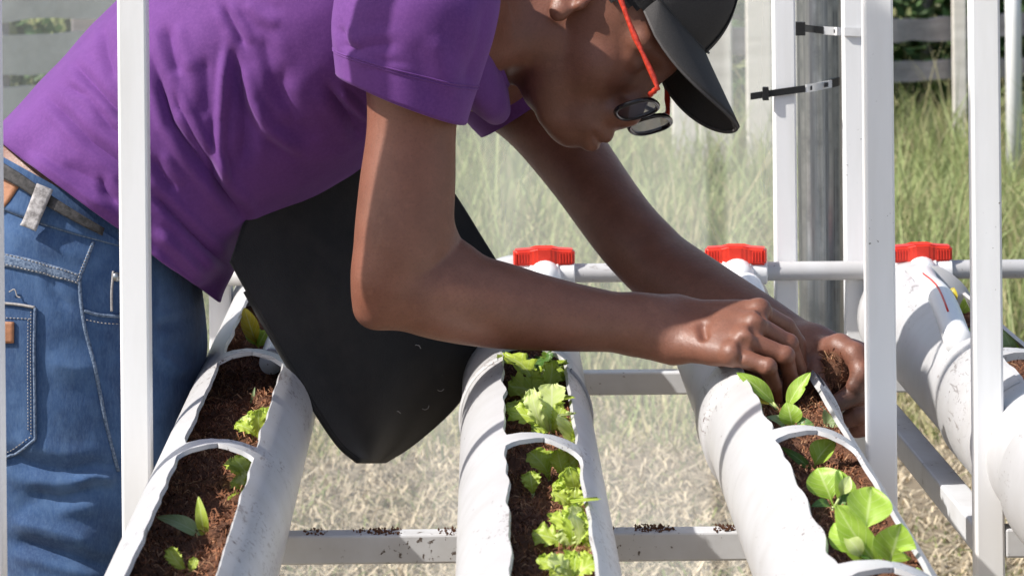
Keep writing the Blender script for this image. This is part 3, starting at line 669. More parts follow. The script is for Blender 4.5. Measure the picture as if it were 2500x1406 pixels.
# ------------------------------------------------------------------ person
NPV = lambda v: np.array(v, dtype=np.float32)
class Field:
    """signed distance field on a grid, skinned with surface nets into one continuous mesh"""
    def __init__(s, lo, hi, h):
        s.lo = np.array(lo, dtype=np.float64); s.h = h; s.n = np.ceil((np.array(hi) - s.lo) / h).astype(int) + 1
        s.D = np.full(s.n, 0.2, dtype=np.float32)
    def sub(s, lo, hi, pad):
        a = np.maximum(((np.array(lo) - pad - s.lo) / s.h).astype(int), 0); b = np.minimum(((np.array(hi) + pad - s.lo) / s.h).astype(int) + 2, s.n)
        sl = tuple(slice(int(x), int(y)) for x, y in zip(a, b))
        ax = [np.float32(s.lo[i]) + np.arange(a[i], b[i], dtype=np.float32) * np.float32(s.h) for i in range(3)]
        return sl, np.meshgrid(*ax, indexing='ij', sparse=True)
    def put(s, sl, d, k, op='u'):
        A = s.D[sl]
        if op == 'u':
            h = np.maximum(k - np.abs(A - d), 0) / k; s.D[sl] = np.minimum(A, d) - h * h * k * 0.25
        else:
            d = -d; h = np.maximum(k - np.abs(A - d), 0) / k; s.D[sl] = np.maximum(A, d) + h * h * k * 0.25
    def cone(s, a, b, r1, r2, k=0.012, op='u'):
        a = np.array(a); b = np.array(b); R = max(r1, r2)
        sl, (X, Y, Z) = s.sub(np.minimum(a, b), np.maximum(a, b), R + max(k, .006)); d = (b - a); L2 = float(d @ d) + 1e-12
        t = np.clip(((X - a[0]) * d[0] + (Y - a[1]) * d[1] + (Z - a[2]) * d[2]) / L2, 0, 1).astype(np.float32)
        q = np.sqrt((X - a[0] - t * d[0]) ** 2 + (Y - a[1] - t * d[1]) ** 2 + (Z - a[2] - t * d[2]) ** 2)
        s.put(sl, (q - (r1 + (r2 - r1) * t)).astype(np.float32), k, op)
    def chain(s, pts, k=0.012):
        for (a, r1), (b, r2) in zip(pts[:-1], pts[1:]): s.cone(a, b, r1, r2, k)
    def limb(s, pts, k=0.004):
        A = spline([(*q, r) for q, r in pts], 6 * len(pts)); s.chain([(a[:3], a[3]) for a in A], k)
    def ell(s, M, c, r, k=0.012, op='u'):
        """ellipsoid with centre c and radii r in the frame M (4x4)"""
        C = np.array(M @ Vector(c)); R = max(r); sl, (X, Y, Z) = s.sub(C, C, R + max(k, .006)); A = np.array(M.to_3x3())
        x, y, z = X - C[0], Y - C[1], Z - C[2]
        u = [(x * A[0][i] + y * A[1][i] + z * A[2][i]) for i in range(3)]
        k0 = np.sqrt(sum((u[i] / r[i]) ** 2 for i in range(3))); k1 = np.sqrt(sum((u[i] / r[i] ** 2) ** 2 for i in range(3))) + 1e-6
        s.put(sl, (k0 * (k0 - 1) / k1).astype(np.float32), k, op)
    def mesh(s):
        D = s.D; neg = D < 0; n = s.n
        c = np.zeros(tuple(n - 1), dtype=np.int8); off = [(i, j, k) for i in (0, 1) for j in (0, 1) for k in (0, 1)]
        for i, j, k in off: c += neg[i:n[0] - 1 + i, j:n[1] - 1 + j, k:n[2] - 1 + k]
        cells = np.argwhere((c > 0) & (c < 8)); idx = np.full(tuple(n - 1), -1, dtype=np.int32); idx[tuple(cells.T)] = np.arange(len(cells))
        val = {o: D[cells[:, 0] + o[0], cells[:, 1] + o[1], cells[:, 2] + o[2]] for o in off}
        acc = np.zeros((len(cells), 3)); cnt = np.zeros(len(cells))
        for o in off:
            for a in range(3):
                if o[a]: continue
                p = list(o); p[a] = 1; p = tuple(p); va, vb = val[o], val[p]; m = (va < 0) != (vb < 0)
                t = np.where(m, va / np.where(m, va - vb, 1), 0); q = np.array(o, dtype=float)[None, :].repeat(len(cells), 0); q[:, a] += t
                acc[m] += q[m]; cnt[m] += 1
        V = s.lo + (cells + acc / cnt[:, None]) * s.h; F = []
        for a in range(3):
            b, cc = (a + 1) % 3, (a + 2) % 3
            sl0 = [slice(None)] * 3; sl1 = [slice(None)] * 3; sl0[a] = slice(0, n[a] - 1); sl1[a] = slice(1, n[a])
            n0 = neg[tuple(sl0)]; n1 = neg[tuple(sl1)]; e = np.argwhere(n0 != n1)
            ok = (e[:, b] > 0) & (e[:, cc] > 0) & (e[:, b] < n[b] - 1) & (e[:, cc] < n[cc] - 1); e = e[ok]; fl = n0[tuple(e.T)]
            def g(db, dc): q = e.copy(); q[:, b] += db; q[:, cc] += dc; return idx[tuple(q.T)]
            Q = np.stack([g(-1, -1), g(0, -1), g(0, 0), g(-1, 0)], 1); Q[~fl] = Q[~fl][:, ::-1]; F.append(Q)
        return V, np.vstack(F)

# head frame: forward, left, up
F0 = Vector((0.60, 0, -0.80)); U0 = Vector((0.80, 0, 0.60)); psi = math.radians(22)
HF = (F0 * math.cos(psi) + Vector((0, -1, 0)) * math.sin(psi)).normalized(); HL = U0.cross(HF).normalized()
CHIN = P(1365, 348, 3.13); HO = CHIN - HF * .08 + U0 * .105
HM = Matrix((( HF.x, HL.x, U0.x, HO.x), (HF.y, HL.y, U0.y, HO.y), (HF.z, HL.z, U0.z, HO.z), (0, 0, 0, 1)))
H = lambda x, y, z: HM @ Vector((x, y, z))
person = thing('person', P(120, 1000, 3.12) * 1.0, 'person in purple T-shirt and jeans bending over the planted pipes', 'person')
person.location.z = 0

TY = 3.15
def build_body():
    f = Field((-0.56, 2.84, CAMZ - 0.60), (0.345, 3.45, CAMZ + 0.15), 0.0019)
    I4 = Matrix.Identity(4)
    # torso core under the shirt
    for (px, py, r, k) in ((215, 560, .085, .03), (330, 400, .07, .03), (520, 210, .075, .03), (740, 60, .08, .03), (940, -40, .075, .03)):
        for dy in (-.05, 0, .05): f.ell(I4, P(px, py, TY + dy), (r, .075, r), k)
    f.ell(I4, P(110, 445, TY), (.075, .095, .07), .03)
    # ---- head
    f.ell(HM, (-.012, 0, .03), (.098, .076, .090), .02); f.ell(HM, (.030, 0, -.030), (.055, .055, .078), .025)
    for s in (-1, 1):
        f.cone(H(-.012, s * .050, -.045), H(.058, s * .019, -.094), .0165, .0125, .018)
        f.ell(HM, (.056, s * .034, -.030), (.022, .020, .022), .018)
        f.cone(H(.075, s * .006, .021), H(.066, s * .046, .018), .013, .011, .015)
    f.ell(HM, (.070, 0, -.093), (.0185, .020, .0145), .014)
    for s in (-1, 1): f.ell(HM, (.088, s * .033, .001), (.012, .018, .010), .012, 's')
    for s in (-1, 1): f.ell(HM, (.068, s * .032, -.001), (.0120, .0140, .0115), .008)
    f.cone(H(.082, 0, .008), H(.099, 0, -.034), .0085, .0115, .012)
    f.ell(HM, (.098, 0, -.036), (.0110, .0130, .0105), .008)
    for s in (-1, 1):
        f.ell(HM, (.093, s * .0145, -.042), (.0115, .0085, .0085), .007)
        f.ell(HM, (.098, s * .0065, -.049), (.005, .0035, .005), .004, 's')
    f.ell(HM, (.082, 0, -.068), (.020, .028, .026), .02)
    f.cone(H(.093, -.017, -.0695), H(.1005, 0, -.066), .0055, .0078, .006); f.cone(H(.093, .017, -.0695), H(.1005, 0, -.066), .0055, .0078, .006)
    f.cone(H(.091, -.016, -.0755), H(.0985, 0, -.0800), .0055, .0085, .006); f.cone(H(.091, .016, -.0755), H(.0985, 0, -.0800), .0055, .0085, .006)
    f.cone(H(.100, -.020, -.0735), H(.108, 0, -.0733), .0013, .0016, .004, 's'); f.cone(H(.100, .020, -.0735), H(.108, 0, -.0733), .0013, .0016, .004, 's')
    for s in (-1, 1):                                   # ears
        f.ell(HM, (-.004, s * .077, -.002), (.017, .006, .029), .006); f.ell(HM, (.002, s * .076, -.028), (.009, .006, .010), .008)
        f.ell(HM, (.000, s * .083, .002), (.010, .006, .018), .006, 's'); f.ell(HM, (.010, s * .079, -.008), (.005, .005, .006), .004)
    # ---- neck and shoulders
    f.cone(H(-.022, 0, -.045), P(1120, 30, 3.165), .049, .056, .02); f.cone(H(-.03, 0, -.03), P(1060, -40, 3.165), .052, .064, .02)
    f.cone(H(.0, -.045, -.055), P(1175, 130, 3.10), .016, .017, .02)
    f.cone(P(1010, 40, 2.97), P(1090, 20, 3.17), .050, .075, .04); f.cone(P(1225, 190, 3.355), P(1090, 20, 3.17), .048, .07, .04)
    # ---- far arm
    f.limb([(P(1225, 190, 3.36), .046), (P(1312, 275, 3.335), .0395), (P(1405, 395, 3.30), .0355), (P(1520, 555, 3.245), .0335), (P(1606, 648, 3.215), .0335)], .006)
    f.limb([(P(1606, 648, 3.215), .0335), (P(1725, 732, 3.165), .0345), (P(1845, 794, 3.115), .0285), (P(1940, 844, 3.070), .0230), (P(1985, 866, 3.045), .0215)], .006)
    # far hand: loose fist round a clump of coir, index finger curled over, thumb below it
    D = .040
    Q = lambda x, y, Y: P(x, y, Y + D)
    f.cone(Q(1985, 866, 3.005), Q(2040, 880, 3.000), .0220, .0215, .02); f.ell(I4, Q(2085, 912, 3.008), (.029, .015, .030), .016)
    f.chain([(Q(2000, 872, 2.988), .0165), (Q(1995, 915, 2.970), .0142), (Q(2010, 958, 2.960), .0120)], .010)
    f.chain([(Q(2008, 860, 2.985), .0142), (Q(2050, 848, 2.966), .0122), (Q(2088, 866, 2.950), .0110), (Q(2106, 912, 2.940), .0100), (Q(2088, 942, 2.938), .0086)], .004)
    f.chain([(Q(2128, 958, 2.962), .0115), (Q(2084, 962, 2.943), .0104), (Q(2044, 984, 2.936), .0086)], .0018)
    f.chain([(Q(2132, 992, 2.972), .0105), (Q(2092, 1010, 2.950), .0098), (Q(2074, 1022, 2.950), .0084)], .0018)
    f.chain([(Q(2136, 1026, 2.980), .0098), (Q(2104, 1042, 2.960), .0090), (Q(2092, 1048, 2.962), .0080)], .0018)
    f.cone(Q(2110, 960, 3.0), Q(2115, 1020, 2.99), .015, .011, .01)
    # ---- near arm
    f.limb([(P(1015, 60, 2.955), .048), (P(1006, 290, 2.945), .0380), (P(994, 460, 2.938), .0405), (P(982, 600, 2.932), .0405), (P(972, 688, 2.93), .0345)], .006)
    f.limb([(P(972, 688, 2.93), .0345), (P(1060, 715, 2.935), .0375), (P(1190, 740, 2.950), .0370), (P(1330, 765, 2.965), .0310), (P(1460, 782, 2.980), .0258), (P(1570, 793, 2.985), .0218), (P(1632, 802, 2.990), .0212)], .006)
    f.cone(P(908, 758, 2.928), P(930, 690, 2.925), .0125, .016, .030); f.cone(P(1000, 560, 2.95), P(1085, 640, 2.95), .022, .026, .02)
    f.cone(P(1560, 815, 2.985), P(1640, 842, 2.975), .016, .016, .02); f.cone(P(1560, 770, 2.99), P(1650, 762, 3.01), .015, .014, .02)
    # near hand: metacarpals, knuckles, fingers (little finger nearest the camera)
    W = [P(1650, 840, 2.972), P(1650, 818, 2.982), P(1652, 794, 2.994), P(1655, 772, 3.008)]
    K = [P(1788, 866, 2.930), P(1820, 830, 2.938), P(1843, 792, 2.952), P(1853, 760, 2.972)]
    for a, b, r in zip(W, K, (.0125, .0125, .0125, .0122)): f.cone(a, b, r + .003, r - .0015, .013)
    for a, b in zip(K[:-1], K[1:]): f.cone(a.lerp(W[0], .32), b.lerp(W[2], .32), .0082, .0082, .010)
    for q, r in zip(K, (.0103, .0110, .0112, .0106)): f.ell(I4, q + Vector((0, -.0025, .0015)), (r, r, r), .005)
    f.chain([(K[0], .0092), (P(1874, 896, 2.920), .0078), (P(1890, 942, 2.930), .0068), (P(1896, 974, 2.942), .0058)], .0016)
    f.chain([(K[1], .0096), (P(1917, 868, 2.938), .0081), (P(1930, 922, 2.952), .0071), (P(1926, 966, 2.962), .0060)], .0016)
    f.chain([(K[2], .0096), (P(1926, 838, 2.964), .0081), (P(1950, 898, 2.978), .0072), (P(1944, 952, 2.984), .0061)], .0016)
    f.chain([(K[3], .0093), (P(1920, 796, 2.992), .0081), (P(1948, 836, 3.000), .0073), (P(1954, 888, 3.002), .0061)], .0016)
    for q, r in ((P(1874, 896, 2.9185), .0088), (P(1917, 868, 2.9365), .0091), (P(1926, 838, 2.963), .0090)): f.ell(I4, q, (r, r, r), .002)
    f.chain([(P(1690, 815, 3.005), .015), (P(1790, 872, 3.010), .0130), (P(1865, 920, 3.002), .0105), (P(1908, 962, 2.982), .0082)], .008)
    # creases over the knuckles and the hollow behind them
    for x, y, Y in ((1806, 872, 2.9195), (1812, 868, 2.9195), (1863, 893, 2.9115), (1868, 893, 2.9113)): f.cone(P(x, y - 10, Y), P(x - 4, y + 10, Y), .0006, .0006, .0016, 's')
    f.cone(P(1716, 800, 2.955), P(1722, 826, 2.945), .0022, .0022, .008, 's')
    for a, b in zip(K[:-1], K[1:]): f.ell(I4, (a + b) / 2 + Vector((.004, -.012, .004)), (.0045, .004, .0045), .006, 's')
    V, Fq = f.mesh()
    o = mk('body', V, Fq, MAT['skin'], person)
    sm = o.modifiers.new('smooth', 'SMOOTH'); sm.factor = 0.5; sm.iterations = 2
    return o
build_body()
def knuckle_skin():
    pass

# ---- hair, cap, glasses
def head_shell(cx, rad, nu=48, nv=30, keep=None, jitter=0.0):
    V = []; F = []; ix = {}
    for j in range(nv + 1):
        th = math.pi * j / nv
        for i in range(nu):
            a = 2 * math.pi * i / nu; d = Vector((math.sin(th) * math.cos(a), math.sin(th) * math.sin(a), math.cos(th)))
            k = 1 + jitter * mnoise.noise(d * 40); V.append(Vector((cx[0] + rad[0] * d.x * k, cx[1] + rad[1] * d.y * k, cx[2] + rad[2] * d.z * k)))
    for j in range(nv):
        for i in range(nu):
            q = (j * nu + i, j * nu + (i + 1) % nu, (j + 1) * nu + (i + 1) % nu, (j + 1) * nu + i)
            c = sum((V[x] for x in q), Vector()) / 4
            if keep is None or keep(c): F.append(q)
    return V, F
V, F = head_shell((-.012, 0, .03), (.1015, .0795, .0935), 90, 60, lambda c: c.z > (-.015 if c.x < -.015 else -.005 + .6 * (c.x + .015)) and c.x < .055, .02)
mk('hair', [HM @ v for v in V], F, MAT['hair'], person)
def cap():
    def edge(x): return .044 + .10 * max(0, x) - .25 * max(0, -x - .01)
    V = []; F = []; nu, nv = 72, 22
    for j in range(nv + 1):
        t = j / nv
        for i in range(nu):
            a = 2 * math.pi * i / nu; cx, sy = math.cos(a), math.sin(a)
            x0 = -.010 + .106 * cx; z0 = edge(x0); th = t * math.pi / 2
            r = math.cos(th) ** .75 if t < 1 else 0; z = z0 + (.142 - z0) * math.sin(th) ** 1.1
            seam = .0015 * math.exp(-(((i % 12) - 0) / .8) ** 2)
            V.append(H(-.010 + (.106 * cx) * r - seam * cx, .0835 * sy * r - seam * sy, z + .002 * math.sin(a * 3 + t * 5)))
    for j in range(nv):
        for i in range(nu): a = j * nu + i; b = j * nu + (i + 1) % nu; F.append((a, b, b + nu, a + nu))
    c = mk('cap', V, F, MAT['cap'], person); c['label'] = 'charcoal grey baseball cap'
    md = c.modifiers.new('thick', 'SOLIDIFY'); md.thickness = .002
    for i in range(0, nu, 12): tube('seam', [V[j * nu + i] + (V[j * nu + i] - HO).normalized() * .0016 for j in range(nv)], .0011, MAT['felt'], c, 6)
    tube('band_edge', [V[nu + i] + (V[nu + i] - HO).normalized() * .0012 for i in range(nu)] + [V[nu]], .0012, MAT['felt'], c, 6)
    # brim: curved plate in front of the forehead
    V = []; F = []; E = []; na, nr = 40, 14; A0 = math.radians(56); tilt = math.radians(12)
    for j in range(nr + 1):
        t = j / nr
        for i in range(na + 1):
            s = -1 + 2 * i / na; a = s * A0; bx = -.010 + .105 * math.cos(a); by = .083 * math.sin(a); bz = edge(bx) + .002
            L = .080 * (1 - abs(s) ** 2.8) ** .55 + .002; ox = bx + t * L * math.cos(tilt) * (1.0 - .15 * abs(s)); oy = by + t * L * .16 * s
            oz = bz - t * L * math.sin(tilt) - .42 * (oy ** 2) / .08 * t - .16 * oy * t
            p = H(ox, oy, oz); V.append(p)
            if j == nr: E.append(p)
    for j in range(nr):
        for i in range(na): a = j * (na + 1) + i; F.append((a, a + 1, a + na + 2, a + na + 1))
    b = mk('brim', V, F, MAT['cap'], c); md = b.modifiers.new('thick', 'SOLIDIFY'); md.thickness = .003
    tube('piping', E, .0017, MAT['cap_edge'], c, 8)
cap()
def glasses():
    g = None; up = Vector((.36, 0, .93)).normalized(); rt = Vector((0, 1, 0)); nn = rt.cross(up)
    root = None
    def loop(cy, cz, cx, a, b, n=40, e=2.6):
        out = []
        for i in range(n):
            t = 2 * math.pi * i / n; c, s = math.cos(t), math.sin(t)
            out.append(Vector((cx, cy, cz)) + rt * (a * math.copysign(abs(c) ** (2 / e), c)) + up * (b * math.copysign(abs(s) ** (2 / e), s)))
        return out
    fm = None
    for s in (-1, 1):
        lp = loop(s * .0335, -.026, .111, .0275, .0195); pts = [HM @ p for p in lp]; pts2 = pts + pts[:2]
        V, F = tube_geo(pts2, .0023, 8, False)
        if fm is None: fm = mk('glasses', V, F, MAT['frame'], person); fm['label'] = 'dark framed spectacles with red temples'
        else: mk('rim', V, F, MAT['frame'], fm)
        c = sum(lp, Vector()) / len(lp); inner = [HM @ (c + (p - c) * .95) for p in lp]; inner2 = [q + HM.to_3x3() @ nn * .0012 for q in inner]; n = len(lp)
        V = inner + inner2; F = [tuple(range(n)), tuple(range(2 * n - 1, n - 1, -1))] + [(i, (i + 1) % n, n + (i + 1) % n, n + i) for i in range(n)]
        mk('lens', V, F, MAT['glass'], fm, False)
        pts = [H(.104, .060, -.012), H(.10, .066, -.004), H(.06, .0775, .016), H(.01, .0835, .030), H(-.02, .083, .024), H(-.032, .080, .0)] if s > 0 else [H(.116, s * .0615, -.008), H(.117, s * .067, -.001), H(.112, s * .0695, .004), H(.06, s * .0775, .016), H(.01, s * .0835, .030), H(-.02, s * .083, .024), H(-.032, s * .080, .0)]
        V, F = tube_geo(spline(pts, 24).tolist(), [.0026 + .0006 * math.sin(q * 2.4) for q in range(24)], 10, True, 1.0); mk('temple', V, F, MAT['temple'], fm)
    tube('bridge', [H(.108, -.008, -.018), H(.111, 0, -.015), H(.108, .008, -.018)], .002, MAT['frame'], fm, 8)
glasses()

# ---- T-shirt
def ring_loft(secs, nu, nv, Y0, power=2.25, nsh=None):
    """secs: back pixel, front pixel, half width in depth, shift of the near side along the axis"""
    A = spline([(b[0], b[1], f_[0], f_[1], hw, ns, (nsh[q] if nsh else Y0)) for q, (b, f_, hw, ns) in enumerate(secs)], nv); V = []
    for row in A:
        B = P(row[0], row[1], Y0); Fp = P(row[2], row[3], Y0); B.y = Fp.y = row[6]; C = (B + Fp) / 2; e = (Fp - B) / 2
        ax = Vector((-e.z, 0, e.x)).normalized()                   # in-plane axis direction, towards the head
        for i in range(nu):
            t = 2 * math.pi * i / nu; c, s = math.cos(t), math.sin(t)
            ce = math.copysign(abs(c) ** (2 / power), c); se = math.copysign(abs(s) ** (2 / power), s)
            V.append(C + e * ce + Vector((0, -1, 0)) * (row[4] * se) + ax * (row[5] * max(0, se)))
    F = []
    for j in range(nv - 1):
        for i in range(nu): a = j * nu + i; b = j * nu + (i + 1) % nu; F.append((a, b, b + nu, a + nu))
    return np.array([tuple(v) for v in V]), F
def vnormals(V, F):
    Q = np.array(F); n = np.cross(V[Q[:, 2]] - V[Q[:, 0]], V[Q[:, 3]] - V[Q[:, 1]]); N = np.zeros_like(V)
    for k in range(4): np.add.at(N, Q[:, k], n)
    return N / (np.linalg.norm(N, axis=1)[:, None] + 1e-12)
def fold(V, N, lines, near_only=True):
    """press folds into cloth: each line is (pixel polyline, width px, depth m); negative depth is a valley"""
    x, y = PX(V); d = np.zeros(len(V))
    for pts, wd, dep in lines:
        best = np.full(len(V), 1e9); side = np.zeros(len(V)); tt = np.zeros(len(V)); m = len(pts) - 1
        for i in range(m):
            ax_, ay = pts[i]; bx, by = pts[i + 1]; dx, dy = bx - ax_, by - ay; L2 = dx * dx + dy * dy
            t = np.clip(((x - ax_) * dx + (y - ay) * dy) / L2, 0, 1); q = np.hypot(x - ax_ - t * dx, y - ay - t * dy)
            c = q < best; best = np.where(c, q, best); tt = np.where(c, (i + t) / m, tt)
        taper = np.clip(np.minimum(tt, 1 - tt) * 5, 0.12, 1)
        d += dep * taper * (np.exp(-(best / wd) ** 1.35) - 0.45 * np.exp(-((best - 1.9 * wd) / wd) ** 2))
    if near_only: d *= np.clip(-N[:, 1] * 1.6 + 0.1, 0, 1)
    return V + N * d[:, None]
SHIRT_FOLDS = [
    ([(180, 150), (228, 208), (290, 275), (350, 330)], 12, -.0055), ([(112, 232), (170, 290), (222, 345), (290, 395), (350, 440)], 13, -.0055),
    ([(160, 212), (215, 235), (285, 310)], 9, -.003), ([(255, 60), (262, 130), (285, 200)], 12, -.004), ([(225, 260), (270, 310), (330, 350)], 10, -.003),
    ([(366, 110), (398, 224), (423, 299), (478, 378), (528, 443), (577, 503), (607, 553)], 14, -.0110),
    ([(405, 60), (420, 130), (438, 190)], 16, -.006), ([(423, 209), (440, 265), (478, 338), (523, 408), (560, 470)], 9, -.0065),
    ([(557, 90), (550, 174), (540, 279), (536, 365), (545, 440), (600, 540)], 10, .0070), ([(580, 110), (590, 210), (600, 330), (590, 420)], 20, -.0075),
    ([(577, 100), (617, 249), (662, 318), (747, 378)], 13, .0060), ([(543, 10), (575, 70), (600, 120)], 10, -.0060), ([(500, 130), (508, 210), (500, 300)], 18, -.004),
    ([(640, 80), (660, 170), (700, 280)], 22, -.0035), ([(700, 140), (690, 220), (720, 300), (790, 350)], 24, -.004),
    ([(820, 215), (860, 255), (905, 290)], 10, .005), ([(790, 200), (850, 280), (880, 340)], 16, -.005), ([(600, 5), (640, 40), (690, 60)], 16, .003),
    ([(375, 470), (420, 520), (500, 600), (560, 655)], 12, -.006), ([(372, 380), (400, 430), (430, 470)], 14, -.005), ([(375, 560), (430, 610), (500, 680)], 14, .005),
    ([(150, 400), (215, 430), (290, 500)], 16, -.003), ([(60, 370), (130, 420), (200, 470), (290, 530)], 10, .0025), ([(245, 425), (262, 470), (290, 500)], 12, -.004),
]
def shirt():
    secs = [((-12, 332), (520, 722), .162, .026), ((58, 258), (562, 663), .160, .014), ((132, 172), (603, 580), .155, 0), ((232, 66), (690, 515), .152, 0), ((342, -44), (785, 465), .153, 0),
            ((472, -140), (880, 405), .158, 0), ((605, -212), (965, 318), .165, 0), ((745, -262), (1050, 245), .165, 0), ((880, -280), (1145, 258), .158, 0), ((985, -255), (1205, 296), .142, 0), ((1050, -215), (1240, 276), .105, 0), ((1076, -190), (1236, 206), .070, 0)]
    nu, nv = 300, 300; V, F = ring_loft(secs, nu, nv, TY)
    N = vnormals(V, F); c = V.reshape(nv, nu, 3).mean(1)[:, None, :].repeat(nu, 1).reshape(-1, 3)
    if ((V - c) * N).sum() < 0: N = -N
    x, y = PX(V)
    # loose hem: waves along the edge
    t = np.repeat(np.arange(nv) / (nv - 1), nu); ang = np.tile(np.arange(nu) / nu * 2 * np.pi, nv)
    V = V + N * (.006 * np.exp(-t / .05) * np.sin(ang * 7 + 1.2) + .003 * np.exp(-t / .1) * np.sin(ang * 13))[:, None]
    V = fold(V, N, SHIRT_FOLDS)
    nz = np.array([mnoise.noise(Vector((a * 16, b * 16, cc * 16))) + .5 * mnoise.noise(Vector((a * 40, b * 40, cc * 40))) for a, b, cc in V]); V = V + N * (nz * .0022)[:, None]
    s = mk('t_shirt', V, F, MAT['shirt'], person); s['label'] = 'rumpled purple T-shirt'
    md = s.modifiers.new('thick', 'SOLIDIFY'); md.thickness = .0016; md.offset = -1
    sub = s
    # near sleeve: tube from the shoulder, open at the hem
    def sleeve(name, rows, nu=120, nv=80, folds=()):
        R = spline(rows, nv); V = []
        for px, py, Y, lx, ly, hd in R:
            # px,py centre; (lx,ly) pixel vector from centre to the right edge; hd half size in depth
            C = P(px, py, Y); E = P(px + lx, py + ly, Y) - C
            for i in range(nu):
                a = 2 * math.pi * i / nu; V.append(C + E * math.cos(a) + Vector((0, -1, 0)) * (hd * math.sin(a)))
        V = np.array([tuple(v) for v in V]); F = []
        for j in range(nv - 1):
            for i in range(nu): a = j * nu + i; b = j * nu + (i + 1) % nu; F.append((a, a + nu, b + nu, b))
        N = vnormals(V, F); cc = V.reshape(nv, nu, 3).mean(1)[:, None, :].repeat(nu, 1).reshape(-1, 3)
        if ((V - cc) * N).sum() < 0: N = -N
        V = fold(V, N, folds); nz = np.array([mnoise.noise(Vector((a * 22, b * 22, q * 22))) for a, b, q in V]); V = V + N * (nz * .002)[:, None]
        o = mk(name, V, F, MAT['shirt'], sub); md = o.modifiers.new('thick', 'SOLIDIFY'); md.thickness = .0016; md.offset = -1
        return o, V.reshape(nv, nu, 3)
    fl = [([(835, 60), (850, 110), (880, 130)], 9, -.004), ([(830, 130), (900, 115), (980, 105)], 14, -.002), ([(1190, 0), (1165, 120), (1130, 230)], 20, -.003), ([(870, 150), (930, 160), (1010, 175)], 8, .0012), ([(1060, 80), (1080, 160), (1100, 240)], 26, .003)]
    o, G = sleeve('sleeve', [(1030, -170, 3.02, 150, -10, .06), (1028, -100, 2.985, 180, -10, .075), (1022, -20, 2.960, 198, 0, .076), (1010, 60, 2.950, 196, 18, .071), (994, 140, 2.946, 180, 40, .066), (978, 240, 2.945, 158, 62, .0635)], folds=fl)
    # stitched hem band
    for row, off in ((G[-12], .0016), (G[-13], .0016)):
        c = row.mean(0); pts = [Vector(p + (p - c) / np.linalg.norm(p - c) * off) for p in row]; tube('hem_stitch', pts + pts[:1], .0009, MAT['shirt'], o, 5, False)
    row = G[-1]; c = row.mean(0); pts = [Vector(p) for p in row]; tube('hem', pts + pts[:1], .0014, MAT['shirt'], o, 6, False)
    sleeve('sleeve', [(1120, 40, 3.24, 100, -60, .07), (1160, 100, 3.30, 105, -60, .075), (1200, 165, 3.345, 105, -62, .07), (1238, 230, 3.352, 98, -64, .066), (1268, 272, 3.350, 92, -60, .062)])
    # collar rib
    row = V.reshape(nv, nu, 3)[-1]; pts = [Vector(p) for p in row[::4]]; tube('collar', pts + pts[:1], .004, MAT['shirt'], s, 8, False)
    hem = V.reshape(nv, nu, 3)[0]; pts = [Vector(p) for p in hem[::2]]; tube('hem', pts + pts[:1], .0016, MAT['shirt'], s, 6, False)
    hm = V.reshape(nv, nu, 3)[9]; pts = [Vector(p) + Vector((0, -.0012, 0)) for p in hm[::2]]; tube('hem_stitch', pts + pts[:1], .0006, MAT['shirt'], s, 5, False)
shirt()

